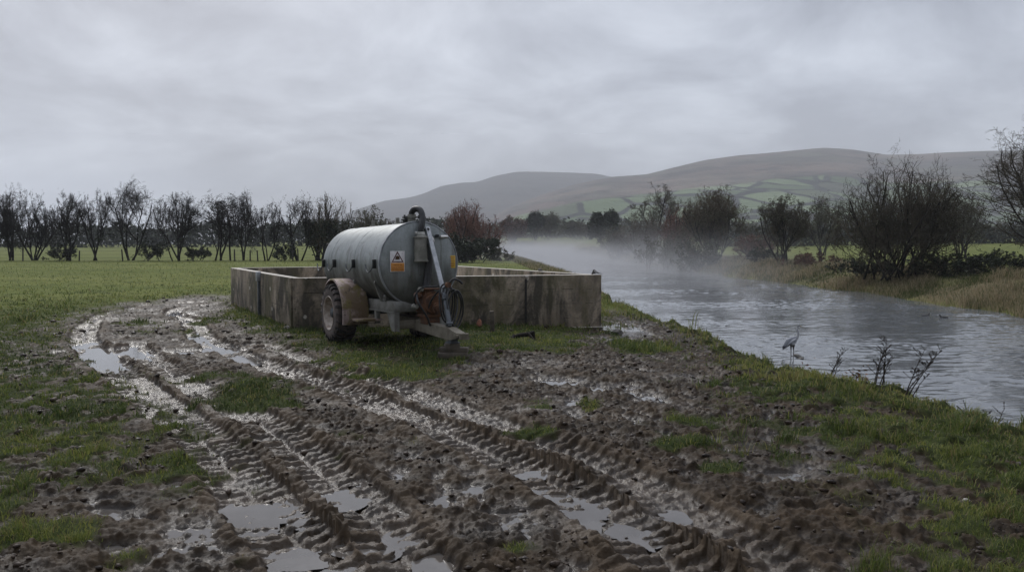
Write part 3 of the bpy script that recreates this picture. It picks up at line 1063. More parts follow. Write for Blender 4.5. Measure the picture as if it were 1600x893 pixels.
    if leaves:
        src = np.concatenate([p.reshape(-1, 3) for p, _ in levels[1:]]) * scl
        if style != 'tall':
            src = src[outside(src) < (1.15 if style == 'bush' else .95)]
        if leaf_low:
            src = src[src[:, 2] < H * leaf_low]
        c = src[rng.integers(0, len(src), leaves)] + rng.normal(size=(leaves, 3)) * 0.022 * H
        c[:, 2] = np.maximum(c[:, 2], 0.05)
        v, f = leaf_quads(rng, c, leaf_size)
        mesh_np('leaves', v, f, M[leaf], root, smooth_=False)
    return root


def at(px, d):
    return (px - 800) / FPX * d, d


def ptree(px, top, halfw, d, base_z_=None, **kw):
    x, y = at(px, d)
    zb = float(hz(x, y)[0])
    H = CAMH + (380 - top) / FPX * d - zb
    return tree(x=x, y=y, H=H, W=2 * halfw / FPX * d, **kw)


# the wind-bitten hawthorn row across the left field
ROW = [(-22, 300, 24, 4, 'dark bare hawthorn cut off by the photo edge, first of the field row'),
       (18, 292, 24, 4, 'bare hawthorn with a rounded top, leftmost whole tree of the field row'),
       (57, 296, 27, 5, 'bare hawthorn with a thick dark lower half, second whole tree of the field row'),
       (109, 299, 25, 4, 'short bare hawthorn between two denser ones, third whole tree of the field row'),
       (148, 297, 27, 3, 'bare twin stemmed hawthorn, fourth whole tree of the field row'),
       (204, 287, 38, 4, 'tallest and widest hawthorn of the field row with a vase shaped crown'),
       (277, 300, 33, 5, 'bare hawthorn with two spreading stems just beyond the tallest of the row'),
       (344, 292, 32, 4, 'tall bare hawthorn standing above the far corner of the concrete pen'),
       (378, 300, 21, 3, 'narrow bare hawthorn pressed against a taller one above the pen corner'),
       (418, 309, 24, 3, 'small open bare hawthorn with light showing through its crown'),
       (470, 306, 32, 2, 'bare hawthorn leaning over to a broad brown thicket at the row end')]
for i, (px, top, hw, st, lab) in enumerate(ROW):
    ptree(px, top, hw * 1.18, 85 + (i % 3) * 1.5, name='hawthorn_tree', label=lab, cat='tree', seed=500 + i, stems=st, spread=31, group='hawthorns in the field boundary',
          leaves=200, leaf='leaf_dark', leaf_size=0.10, leaf_low=0.34, dens=1.15, rmin=0.012, lean=(0.25, 0) if i == 10 else (0, 0))
ptree(506, 303, 48, 88, name='thicket_bush', label='broad brown bare thicket at the end of the hawthorn row', cat='bush', seed=531, stems=26, spread=50, style='bush',
      twig='twig_brown', leaves=6000, leaf='leaf_dark', leaf_size=0.14, leaf_low=0.6, rmin=0.016)
ptree(578, 322, 32, 120, name='scrub_bush', label='hazy brown scrub bush behind the rear of the tanker', cat='bush', seed=532, stems=20, spread=40, style='bush', twig='twig_brown', leaves=2500, leaf='leaf_olive', leaf_size=0.16, rmin=0.02)
ptree(628, 344, 34, 125, name='scrub_bush', label='low brown scrub showing just over the tanker barrel', cat='bush', seed=533, stems=20, spread=45, style='bush', twig='twig_brown', leaves=2500, leaf='leaf_brown', leaf_size=0.16, rmin=0.02)
for px, top, hw, sd_, lab in [(238, 372, 24, 541, 'low dark bramble bush at the foot of the tallest hawthorn'), (95, 376, 20, 542, 'low dark scrub between the second and third whole hawthorns'),
                              (310, 380, 16, 543, 'small dark scrub below the pair of hawthorns by the pen corner'), (445, 380, 16, 544, 'small scrub by the fence posts near the leaning hawthorn')]:
    ptree(px, top, hw, 85, name='bramble_bush', label=lab, cat='bush', seed=sd_, stems=16, spread=60, style='bush', twig='twig', leaves=1200, leaf='leaf_dark', leaf_size=0.11, rmin=0.012, group='brambles under the hawthorn row')

# left bank of the river
ptree(738, 314, 46, 92, name='willow_bush', label='rounded red brown willow bush beyond the tanker', cat='bush', seed=551, stems=46, spread=52, style='bush', twig='twig_red', leaves=1500, leaf='leaf_brown', leaf_size=0.10, rmin=0.016, dens=1.2)
ptree(728, 362, 42, 78, name='evergreen_bush', label='dark green clipped looking bush in front of the red brown willow', cat='bush', seed=552, stems=24, spread=60, style='bush', twig='twig', leaves=15000, leaf='leaf_dark', leaf_size=0.12, rmin=0.012)
ptree(776, 384, 24, 84, name='bank_bush', label='straggly dark bush overhanging the misty river', cat='bush', seed=553, stems=18, spread=60, style='bush', twig='twig', leaves=1800, leaf='leaf_olive', leaf_size=0.11, rmin=0.012)

# right bank of the river
ptree(1400, 240, 88, 52, name='hawthorn_tree', label='big dense dark hawthorn on the far bank', cat='tree', seed=561, stems=40, spread=54, style='bush', twig='twig_dim', leaves=3500, leaf='leaf_olive', leaf_size=0.07, leaf_low=0.5, dens=1.6, rmin=0.0085, trunk_r=0.10, twist=1.7, group='trees on the far bank')
ptree(1636, 168, 122, 44, name='hawthorn_tree', label='tall bare tree on the far bank cut off by the photo edge', cat='tree', seed=562, stems=7, spread=38, twig='twig_dim', leaves=1800, leaf='leaf_olive', leaf_size=0.07, leaf_low=0.5, dens=1.1, twist=1.4, rmin=0.0085, group='trees on the far bank')
ptree(1224, 306, 40, 74, name='hawthorn_tree', label='small upright hawthorn over tan grass, next along from the big dark one', cat='tree', seed=563, stems=9, spread=34, twig='twig_dim', leaves=2500, leaf='leaf_olive', leaf_size=0.10, dens=1.0, rmin=0.012, group='trees on the far bank')
ptree(1112, 294, 50, 95, name='bank_tree', label='round twiggy brown tree at the edge of the river mist', cat='tree', seed=564, stems=14, spread=36, trunk_r=0.11, twig='twig_brown', leaves=3500, leaf='leaf_olive', leaf_size=0.11, leaf_low=.7, dens=1.05, rmin=0.015, group='trees on the far bank')
ptree(1022, 298, 33, 140, name='bank_tree', label='fan shaped bare tree rising behind the misty thicket', cat='tree', seed=565, stems=3, spread=22, style='tall', twig='twig_grey', rmin=0.02, group='trees on the far bank')
ptree(1062, 322, 30, 106, name='bank_bush', label='dark red brown bush beside the round twiggy tree', cat='bush', seed=566, stems=30, spread=45, style='bush', twig='twig_red', leaves=2500, leaf='leaf_brown', leaf_size=0.12, rmin=0.016, group='bushes on the far bank')
ptree(1005, 338, 36, 128, name='bank_bush', label='grey brown thicket standing in the mist by the water', cat='bush', seed=567, stems=34, spread=48, style='bush', twig='twig_grey', leaves=2500, leaf='leaf_brown', leaf_size=0.14, rmin=0.018, group='bushes on the far bank')
ptree(966, 352, 28, 150, name='bank_bush', label='pale low thicket furthest into the mist by the water', cat='bush', seed=568, stems=30, spread=48, style='bush', twig='twig_grey', leaves=2500, leaf='leaf_olive', leaf_size=0.15, rmin=0.02, group='bushes on the far bank')
ptree(1040, 362, 40, 100, name='bank_bush', label='low dark scrub at the foot of the red brown bush', cat='bush', seed=569, stems=26, spread=55, style='bush', twig='twig_brown', leaves=4000, leaf='leaf_olive', leaf_size=0.13, rmin=0.015, group='bushes on the far bank')
ptree(1090, 372, 36, 88, name='bank_bush', label='low green brown scrub under the round twiggy tree', cat='bush', seed=570, stems=26, spread=58, style='bush', twig='twig_brown', leaves=4000, leaf='leaf_dark', leaf_size=0.12, rmin=0.013, group='bushes on the far bank')
ptree(1174, 362, 30, 86, name='bramble_bush', label='rusty red bramble between the round tree and the small hawthorn', cat='bush', seed=571, stems=26, spread=58, style='bush', twig='twig_red', leaves=2200, leaf='leaf_brown', leaf_size=0.11, rmin=0.013, group='bushes on the far bank')
ptree(1283, 306, 36, 112, name='bank_tree', label='grey hazy tree behind and between the two hawthorns', cat='tree', seed=572, stems=5, spread=30, twig='twig_grey', leaves=1500, leaf='leaf_olive', leaf_size=0.13, rmin=0.017, group='trees on the far bank')
ptree(1500, 296, 50, 96, name='bank_tree', label='grey brown tree behind the big dark hawthorn', cat='tree', seed=573, stems=7, spread=34, twig='twig_grey', leaves=2500, leaf='leaf_olive', leaf_size=0.12, rmin=0.015, group='trees on the far bank')
ptree(1270, 392, 40, 68, name='bramble_bush', label='low reddish brown bramble under the small hawthorn', cat='bush', seed=574, stems=26, spread=62, style='bush', twig='twig_red', leaves=1500, leaf='leaf_brown', leaf_size=0.09, rmin=0.011, group='bushes on the far bank')
ptree(1360, 398, 50, 54, name='bramble_bush', label='dark tangled bramble at the foot of the big hawthorn', cat='bush', seed=575, stems=26, spread=62, style='bush', twig='twig', leaves=2600, leaf='leaf_dark', leaf_size=0.08, rmin=0.010, group='bushes on the far bank')
ptree(1470, 392, 62, 50, name='bramble_bush', label='dark brown bramble bank beyond the big hawthorn', cat='bush', seed=576, stems=34, spread=64, style='bush', twig='twig_brown', leaves=3500, leaf='leaf_dark', leaf_size=0.085, rmin=0.010, group='bushes on the far bank')
ptree(1570, 388, 62, 46, name='bramble_bush', label='dark bramble under the tree at the photo edge', cat='bush', seed=577, stems=34, spread=64, style='bush', twig='twig', leaves=3500, leaf='leaf_dark', leaf_size=0.085, rmin=0.010, group='bushes on the far bank')
ptree(1195, 385, 26, 78, name='bramble_bush', label='dark green scrub at the near foot of the small hawthorn', cat='bush', seed=578, stems=20, spread=62, style='bush', twig='twig', leaves=2500, leaf='leaf_dark', leaf_size=0.09, rmin=0.012, group='bushes on the far bank')

# beyond the bend
ptree(944, 322, 24, 200, name='evergreen_tree', label='round dark evergreen beyond the river bend', cat='tree', seed=581, stems=4, spread=30, twig='twig', leaves=9000, leaf='leaf_dark', leaf_size=0.34, rmin=0.02, group='trees beyond the river bend')
for px, top, hw, d, tw, lf, sd_, lab in [(800, 336, 24, 290, 'twig_red', 'leaf_brown', 582, 'low reddish tree beyond the bend next to the red brown willow'),
                                        (835, 330, 15, 300, 'twig', 'leaf_dark', 583, 'narrow ivy covered tree beyond the bend'),
                                        (858, 332, 22, 310, 'twig_grey', 'leaf_olive', 584, 'hazy grey tree beside the narrow ivy covered one'),
                                        (895, 346, 24, 320, 'twig_grey', 'leaf_olive', 585, 'low hazy grey tree between the ivy covered one and the evergreen'),
                                        (916, 350, 18, 310, 'twig_brown', 'leaf_olive', 586, 'small hazy tree just short of the dark evergreen')]:
    ptree(px, top, hw, d, name='distant_tree', label=lab, cat='tree', seed=sd_, stems=6, spread=34, twig=tw, leaves=3500, leaf=lf, leaf_size=0.42, rmin=0.04, group='trees beyond the river bend')


def hedge(name, label, pts, H, depth, seed, n, leaf, size, cat='hedge', kind=None, gap=0.5):
    rng = np.random.default_rng(seed)
    P = np.array(pts, float)
    seg = np.linalg.norm(np.diff(P, axis=0), axis=1)
    cum = np.concatenate([[0], np.cumsum(seg)])
    s = rng.random(n) * cum[-1]
    x = np.interp(s, cum, P[:, 0])
    y = np.interp(s, cum, P[:, 1])
    hh = H * (1 + gap * fbm(s / (H * 2.2), s * 0, seed, 3) + 0.25 * gap * pn(s / (H * .4), s * 0, seed + 9))
    u = rng.random(n)
    x0 = P[0]
    zb = base_z(x, y)
    C = np.stack([x + rng.normal(size=n) * depth * .3, y + rng.normal(size=n) * depth * .5, zb + hh * u ** 0.8], -1)
    org = C.mean(0)
    org[2] = zb.mean()
    v, f = leaf_quads(rng, C - org, size, 1.2)
    o = mesh_np(name, v, f, M[leaf], smooth_=False, loc=org)
    tag(o, label, cat if not kind else None, kind=kind)
    return o


hedge('field_hedge', 'long dark hedge at the back of the far left field', [(-300, 260), (-170, 255), (-60, 250), (-20, 250)], 6.4, 5, 601, 16000, 'leaf_dark', 0.75)
hedge('field_hedge', 'dark straight hedge beyond the bright green field on the far bank', [(52, 205), (100, 215), (170, 225)], 4.6, 3, 602, 12000, 'leaf_dark', 0.5, gap=0.2)
hedge('field_hedge', 'low dark hedge across the misty field beyond the bend', [(-20, 345), (20, 350), (90, 352), (190, 360)], 5.0, 4, 603, 9000, 'leaf_olive', 0.7)
hedge('far_wood', 'grey woodland and hedges along the foot of the hills', [(-260, 470), (-60, 465), (60, 470), (220, 475), (460, 470), (700, 480)], 9.0, 20, 604, 16000, 'leaf_dark', 1.3, kind='stuff')

# ------------------------------------------------------------------ wire fence along the hawthorns
M['post'] = simple_mat('weathered_post', (0.022, 0.019, 0.016), (0.05, 0.043, 0.036), 0.9, scale=6, bmp=0.4, bscale=60)
M['wire'] = simple_mat('fence_wire', (0.06, 0.06, 0.06), (0.10, 0.09, 0.08), 0.6, metal=0.5, bmp=0)
fr = empty('wire_fence', (-30, 84, 0))
tag(fr, 'post and wire fence under the bare hawthorn row', 'fence')
ppx = [-40, 36, 124, 192, 302, 367, 391, 403, 458, 466, 520]
tops = []
rnd = random.Random(5)
for px in ppx:
    x, y = at(px, 84)
    z = float(hz(x, y)[0])
    h = 1.2 + rnd.uniform(-.1, .15)
    a = MB()
    a.lathe([(-0.3, .075), (h * .5, .07), (h - .03, .066), (h, .04)], 7)
    o = a.build('post', M['post'], fr)
    o.location = (x + 30, y - 84, z)
    o.rotation_euler = (rnd.uniform(-.05, .05), rnd.uniform(-.06, .06), 0)
    tops.append((x + 30, y - 84, z))
for hh in (0.35, 0.7, 1.05):
    a = MB()
    a.tube([(p[0], p[1] - .075, p[2] + hh) for p in tops], 0.008, 4)
    a.build('wire', M['wire'], fr)

# ------------------------------------------------------------------ concrete pen
m, nt, b = new_mat('stained_concrete')
P_ = pos(nt)
n1 = noise(nt, P_, 0.85, 9, 0.68)
n2 = noise(nt, mapping(nt, P_, (1.1, 1.1, 0.5)), 1.0, 9, 0.66, 0.9)
n3 = noise(nt, P_, 16, 6, 0.65)
n4 = noise(nt, P_, 5.5, 3, 0.5)
sepz = nd(nt, 'ShaderNodeSeparateXYZ', {0: P_})
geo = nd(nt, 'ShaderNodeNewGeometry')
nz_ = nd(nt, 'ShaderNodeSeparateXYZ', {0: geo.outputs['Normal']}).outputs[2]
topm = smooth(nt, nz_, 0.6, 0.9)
col = mixc(nt, smooth(nt, n1, 0.34, 0.66), (0.175, 0.138, 0.095), (0.50, 0.41, 0.31))
col = mixc(nt, smooth(nt, n3, 0.45, 0.7), col, (0.20, 0.17, 0.135))
stain = smooth(nt, math_(nt, 'ADD', math_(nt, 'MULTIPLY', n2, 0.72), math_(nt, 'MULTIPLY', n1, 0.40)), 0.48, 0.62)
stain = math_(nt, 'MULTIPLY', stain, math_(nt, 'SUBTRACT', 1.0, topm))
col = mixc(nt, math_(nt, 'MULTIPLY', stain, 0.90), col, (0.032, 0.028, 0.021))
alg = math_(nt, 'MULTIPLY', smooth(nt, noise(nt, mapping(nt, P_, (1.4, 1.4, 0.5), loc=(3, 1, 2)), 1.0, 6, 0.6), 0.48, 0.62), 0.62)
col = mixc(nt, alg, col, (0.070, 0.064, 0.026))
# shuttering joints every 0.37 m
zz_ = math_(nt, 'ADD', math_(nt, 'DIVIDE', math_(nt, 'ADD', sepz.outputs[2], 5.03), 0.37), math_(nt, 'MULTIPLY', math_(nt, 'SUBTRACT', n3, 0.5), 0.03))
fz = math_(nt, 'ABSOLUTE', math_(nt, 'SUBTRACT', math_(nt, 'FRACT', zz_), 0.5))
jn_ = math_(nt, 'MULTIPLY', smooth(nt, fz, 0.025, 0.006), smooth(nt, n4, 0.47, 0.60))
jn_ = math_(nt, 'MULTIPLY', jn_, math_(nt, 'SUBTRACT', 1.0, topm))
col = mixc(nt, math_(nt, 'MULTIPLY', jn_, 0.8), col, (0.018, 0.015, 0.012))
# pale spalls and droppings
sp = nd(nt, 'ShaderNodeTexVoronoi', {'Scale': 2.1, 'Randomness': 1.0, 'Vector': P_}, feature='F1')
spc = nd(nt, 'ShaderNodeSeparateColor', {0: sp.outputs['Color']})
spm = math_(nt, 'MULTIPLY', smooth(nt, math_(nt, 'ADD', sp.outputs['Distance'], math_(nt, 'MULTIPLY', n3, 0.12)), 0.20, 0.15), smooth(nt, spc.outputs[0], 0.70, 0.72))
col = mixc(nt, math_(nt, 'MULTIPLY', spm, 0.85), col, (0.50, 0.46, 0.40))
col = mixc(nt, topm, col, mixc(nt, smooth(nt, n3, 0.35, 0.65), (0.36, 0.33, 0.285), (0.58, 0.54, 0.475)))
put(nt, b, color=col, rough=0.82, spec=0.3)
hcon = math_(nt, 'SUBTRACT', math_(nt, 'ADD', math_(nt, 'MULTIPLY', n3, 0.6), n1), math_(nt, 'MULTIPLY', jn_, 1.2))
put(nt, b, normal=bump(nt, hcon, 0.8, 0.03))
M['concrete'] = m

PA, PB, PC, PD = np.array((-5.1, 18.5)), np.array((2.31, 20.5)), np.array((-9.3, 26.3)), np.array((-2.3, 29.4))
TOPZ = 1.067
pen = empty('concrete_pen', (PA[0], PA[1], -0.13))
tag(pen, 'roofless stained concrete pen behind the slurry tanker', 'concrete enclosure')


def wall_seg(a, b_, th, side, z0, z1, inset0=0.0, inset1=0.0, name='wall'):
    """outer line a-b, thickness to the inner side, ends pulled in so that the corners butt"""
    d = (b_ - a) / np.linalg.norm(b_ - a)
    nrm = np.array((-d[1], d[0])) * side
    a2, b2 = a + d * inset0, b_ - d * inset1
    L = np.linalg.norm(b2 - a2)
    nseg = max(4, int(L / 0.25))
    q = MB()
    M4 = Matrix(((d[0], nrm[0], 0, a2[0] - PA[0]), (d[1], nrm[1], 0, a2[1] - PA[1]), (0, 0, 1, 0.13), (0, 0, 0, 1)))
    vs = q.box((L / 2, th / 2, (z0 + z1) / 2), (L, th, z1 - z0), bev=0.018, M=M4)
    return q.build(name, M['concrete'], pen, smooth_=30)


TH = 0.22
wall_seg(PA, PB, TH, 1, -0.9, TOPZ)
wall_seg(PA, PC, TH, -1, -0.6, TOPZ - 0.003, inset0=TH * 1.03 + .002)
wall_seg(PC, PD, TH, -1, -0.6, TOPZ, inset0=TH * 1.03 + .002)
wall_seg(PB, PD, TH, 1, -0.9, TOPZ - 0.003, inset0=TH * 1.12 + .002, inset1=TH * 1.12 + .002)
# footing proud of the wall at the right-hand corner
q = MB()
d_ = (PB - PA) / np.linalg.norm(PB - PA)
nr_ = np.array((-d_[1], d_[0]))
M4 = Matrix(((d_[0], nr_[0], 0, 0), (d_[1], nr_[1], 0, 0), (0, 0, 1, 0.13), (0, 0, 0, 1)))
LAB = np.linalg.norm(PB - PA)
q.box((LAB - 1.0, -0.03, -0.6), (2.04, 0.10, 0.66), bev=0.02, M=M4)
q.build('footing', M['concrete'], pen)
q = MB()
q.box((LAB * 0.735, -0.012, 0.23), (0.045, 0.05, 1.5), bev=0.008, M=M4)
M['steel_dark'] = simple_mat('dark_steel', (0.05, 0.055, 0.06), (0.11, 0.12, 0.13), 0.55, metal=0.3, scale=6, bmp=0.2)
M['joint'] = simple_mat('joint_filler', (0.012, 0.011, 0.010), (0.03, 0.026, 0.022), 0.9, scale=9, bmp=0.5)
q.build('joint_strip', M['joint'], pen)
# steel channel up the left-hand wall
tpos = PA + (PC - PA) * 0.44
dl_ = (PC - PA) / np.linalg.norm(PC - PA)
nl_ = np.array((-dl_[1], dl_[0]))
M5 = Matrix(((dl_[0], nl_[0], 0, tpos[0] - PA[0]), (dl_[1], nl_[1], 0, tpos[1] - PA[1]), (0, 0, 1, 0.13), (0, 0, 0, 1)))
q = MB()
q.box((0, 0.035, 0.36), (0.11, 0.07, 1.30), bev=0.008, M=M5)
ch_ = q.build('steel_channel', M['steel_dark'], pen)
q = MB()
q.box((0, 0.045, TOPZ - 0.10), (0.20, 0.11, 0.26), bev=0.01, M=M5)
M['zinc'] = simple_mat('zinc_plate', (0.26, 0.27, 0.28), (0.38, 0.39, 0.40), 0.5, metal=0.5, scale=9, bmp=0.15)
q.build('bracket', M['zinc'], pen)
# slab inside the pen
q = MB()
for_c = [PA + (0.2, 0.25), PB + (-0.3, 0.25), PD + (0.0, -0.3), PC + (0.25, -0.1)]
q.prism([(p[0] - PA[0], p[1] - PA[1]) for p in for_c], -0.02, 0.16)
q.build('slab', M['concrete'], pen)

# ------------------------------------------------------------------ slurry tanker
m, nt, b = new_mat('galvanised_steel')
O_ = objco(nt)
n1 = noise(nt, O_, 2.6, 7, 0.62)
n2 = noise(nt, mapping(nt, O_, (5, 5, 0.55)), 1.0, 7, 0.62)
n3 = noise(nt, O_, 55, 3, 0.6)
vz = nd(nt, 'ShaderNodeTexVoronoi', {'Scale': 34.0, 'Vector': O_}, feature='F1')
vzc = nd(nt, 'ShaderNodeSeparateColor', {0: vz.outputs['Color']}).outputs[0]
zc = nd(nt, 'ShaderNodeSeparateXYZ', {0: O_}).outputs[2]
col = mixc(nt, smooth(nt, n1, 0.35, 0.65), (0.185, 0.203, 0.196), (0.285, 0.305, 0.300))
col = mixc(nt, math_(nt, 'MULTIPLY', vzc, 0.18), col, (0.40, 0.42, 0.44))
# splash grime: a ragged coat up the lower flank and runs below fittings
lowr = smooth(nt, math_(nt, 'ADD', zc, math_(nt, 'MULTIPLY', math_(nt, 'SUBTRACT', n2, 0.5), 1.5)), 1.80, 1.10)
col = mixc(nt, math_(nt, 'MULTIPLY', lowr, 0.85), col, mixc(nt, smooth(nt, n1, 0.4, 0.6), (0.060, 0.056, 0.040), (0.105, 0.095, 0.072)))
runs = smooth(nt, n2, 0.53, 0.64)
col = mixc(nt, math_(nt, 'MULTIPLY', runs, 0.62), col, (0.10, 0.098, 0.085))
rust = smooth(nt, noise(nt, O_, 4.0, 8, 0.7), 0.635, 0.70)
col = mixc(nt, math_(nt, 'MULTIPLY', rust, 0.6), col, (0.12, 0.065, 0.035))
put(nt, b, color=col, metal=0.35, spec=0.5)
put(nt, b, rough=math_(nt, 'ADD', 0.34, math_(nt, 'ADD', math_(nt, 'MULTIPLY', lowr, 0.3), math_(nt, 'MULTIPLY', n1, 0.16))))
put(nt, b, normal=bump(nt, math_(nt, 'ADD', n1, math_(nt, 'MULTIPLY', n3, 0.06)), 0.18, 0.02))
M['galv'] = m
M['tyre'] = simple_mat('muddy_tyre', (0.020, 0.018, 0.017), (0.085, 0.066, 0.056), 0.85, scale=5, bmp=0.5, bscale=40, lo=0.42, hi=0.70)
M['tyre_wall'] = simple_mat('muddy_sidewall', (0.066, 0.052, 0.046), (0.120, 0.094, 0.082), 0.85, scale=4, bmp=0.4, bscale=40)
M['rim'] = simple_mat('cream_rim', (0.48, 0.42, 0.36), (0.24, 0.18, 0.14), 0.6, scale=7, bmp=0.3)
M['guard'] = None
m, nt, b = new_mat('rusty_mudguard')
O_ = objco(nt)
f1 = noise(nt, O_, 2.4, 8, 0.66, 0.4)
f2 = noise(nt, mapping(nt, O_, (3, 3, 0.8), loc=(2, 4, 1)), 1.0, 7, 0.62)
col = mixc(nt, smooth(nt, f1, 0.42, 0.56), (0.36, 0.275, 0.255), (0.15, 0.105, 0.06))
col = mixc(nt, smooth(nt, f2, 0.48, 0.60), col, (0.165, 0.135, 0.045))
col = mixc(nt, smooth(nt, noise(nt, O_, 7.0, 6, 0.7), 0.58, 0.68), col, (0.045, 0.030, 0.022))
put(nt, b, color=col, rough=0.62, spec=0.4, normal=bump(nt, f1, 0.4, 0.02))
M['guard'] = m
M['rubber'] = simple_mat('black_rubber', (0.010, 0.010, 0.011), (0.024, 0.023, 0.023), 0.45, scale=12, bmp=0.2)
M['frame'] = simple_mat('grimy_frame', (0.15, 0.145, 0.125), (0.25, 0.245, 0.225), 0.6, metal=0.25, scale=5, bmp=0.3)
M['drawbar'] = simple_mat('muddy_drawbar', (0.115, 0.098, 0.068), (0.205, 0.180, 0.140), 0.7, metal=0.1, scale=4, bmp=0.4)
M['rustp'] = simple_mat('rusty_pump', (0.15, 0.066, 0.028), (0.062, 0.032, 0.020), 0.8, scale=7, bmp=0.6)
M['trap'] = simple_mat('dull_trap', (0.16, 0.155, 0.13), (0.255, 0.245, 0.215), 0.6, metal=0.2, scale=6, bmp=0.3)
M['bright'] = simple_mat('bright_fitting', (0.45, 0.44, 0.42), (0.6, 0.58, 0.55), 0.35, metal=0.6, scale=10, bmp=0.1)
M['white'] = simple_mat('sign_white', (0.62, 0.58, 0.58), (0.78, 0.75, 0.74), 0.55, scale=12, bmp=0)
M['orange'] = simple_mat('sign_orange', (0.48, 0.19, 0.030), (0.66, 0.29, 0.055), 0.55, scale=12, bmp=0)
M['orange_dark'] = simple_mat('sign_lettering', (0.30, 0.105, 0.02), (0.36, 0.13, 0.03), 0.6, scale=12, bmp=0)
M['maroon'] = simple_mat('sign_maroon', (0.085, 0.020, 0.022), (0.12, 0.035, 0.03), 0.55, scale=12, bmp=0)
M['brownp'] = simple_mat('sign_pictogram', (0.11, 0.055, 0.022), (0.16, 0.085, 0.035), 0.55, scale=12, bmp=0)
M['yellow'] = simple_mat('sign_yellow', (0.55, 0.33, 0.030), (0.66, 0.42, 0.05), 0.55, scale=6, bmp=0)
M['black'] = simple_mat('black_paint', (0.012, 0.012, 0.012), (0.022, 0.022, 0.022), 0.5, bmp=0)

ax = (-2.74, 16.74)
TZ = float(hz(ax[0] - 1.0, ax[1] - 0.55)[0])
TZ = -0.145
tk = empty('slurry_tanker', (ax[0], ax[1], TZ), (0, -0.018, R(-60)))
tag(tk, 'grey galvanised slurry tanker with a warning sign, parked against the concrete pen', 'slurry tanker')
CZ, TR = 1.595, 0.785      # barrel axis height and radius
XF, XR = 2.0, -1.55

q = MB()
prof = [(XR - 0.30, 0.0001), (XR - 0.295, 0.16), (XR - 0.27, 0.34), (XR - 0.21, 0.54), (XR - 0.12, 0.68), (XR - 0.03, 0.755), (XR + 0.05, TR)]
xs_ = np.linspace(XR + 0.2, XF - 0.04, 14)
prof += [(x, TR) for x in xs_] + [(XF - 0.02, TR)]
q.lathe(prof, 96, 'X', (0, 0, CZ), cap=False)
barrel = q.build('barrel', M['galv'], tk, smooth_=40)
q = MB()
q.lathe([(XF - 0.02, TR - 0.002), (XF + 0.012, TR - 0.004), (XF + 0.03, TR - 0.035), (XF + 0.052, 0.55), (XF + 0.066, 0.28), (XF + 0.07, 0.0001)], 96, 'X', (0, 0, CZ), cap=False)
q.build('end_plate', M['galv'], tk, smooth_=40)
q = MB()
rg = [(XF - 0.045, TR + 0.003), (XF - 0.045, TR + 0.022), (XF + 0.014, TR + 0.022), (XF + 0.022, TR + 0.008), (XF + 0.014, TR - 0.001)]
q.lathe(rg, 96, 'X', (0, 0, CZ), cap=False)
M['rimring'] = simple_mat('worn_rim_steel', (0.20, 0.21, 0.22), (0.36, 0.37, 0.38), 0.45, metal=0.4, scale=6, bmp=0.2)
q.build('rim_ring', M['rimring'], tk, smooth_=40)
for xw in (0.55, -0.95):
    q = MB()
    q.lathe([(xw - 0.012, TR - .002), (xw - .005, TR + 0.005), (xw + .005, TR + .005), (xw + 0.012, TR - .002)], 96, 'X', (0, 0, CZ), cap=False)
    q.build('weld_seam', M['galv'], barrel, smooth_=60)
# lifting lugs on top
for xl in (0.95, -0.45):
    q = MB()
    q.box((xl, 0, CZ + TR + 0.012), (0.16, 0.09, 0.03), bev=0.006)
    for s in (-1, 1):
        q.box((xl + s * 0.035, 0, CZ + TR + 0.075), (0.018, 0.05, 0.11), bev=0.005)
    q.lathe([(-.05, .012), (.05, .012)], 8, 'X', (xl, 0, CZ + TR + .11))
    q.build('lifting_lug', M['trap'], tk)
# hatch and relief valve on top at the front
q = MB()
q.lathe([(-0.03, .10), (0.05, .10), (.05, .13), (.075, .13), (.075, .06), (.12, .05), (.12, .09), (.135, .085), (.14, .02)], 20, 'Z', (1.62, -.06, CZ + TR - .005))
q.lathe([(-.11, .014), (.11, .014)], 8, 'Y', (1.62, -.06, CZ + TR + .10))
q.build('relief_valve', M['rubber'], tk)
# riser flange, elbow
q = MB()
q.lathe([(-.05, .075), (.10, .075), (.10, .115), (.13, .115), (.13, .08), (.17, .078)], 20, 'Z', (1.84, -.07, CZ + TR - .02))
q.build('riser_pipe', M['trap'], tk)
q = MB()
q.box((1.84, -.07, CZ + TR + .096), (.10, .34, .022), bev=.006)
for s in (-1, 1):
    q.lathe([(-.03, .018), (.04, .018)], 6, 'Z', (1.84, -.07 + s * .145, CZ + TR + .098))
q.build('flange_clamp', M['black'], tk)
zt = CZ + TR
q = MB()
hp = spline([(1.84, -.07, zt + .13), (1.845, -.065, zt + .19), (1.89, -.03, zt + .245), (1.98, .02, zt + .24), (2.06, .04, zt + .17), (2.12, .03, zt + .05), (2.155, 0.0, zt - .05), (2.165, -.02, zt - .13), (2.165, -.03, zt - .22)], 8)
rads = [0.056 + 0.005 * (i % 2) for i in range(len(hp))]
q.tube(hp, rads, 14)
q.build('black_hose', M['rubber'], tk, smooth_=60)
q = MB()
q.lathe([(0, .078), (.045, .078)], 16, 'Z', (2.165, -.03, zt - .235))
q.box((2.165, -.12, zt - .21), (.03, .05, .05), bev=.004)
q.build('hose_clip', M['bright'], tk)
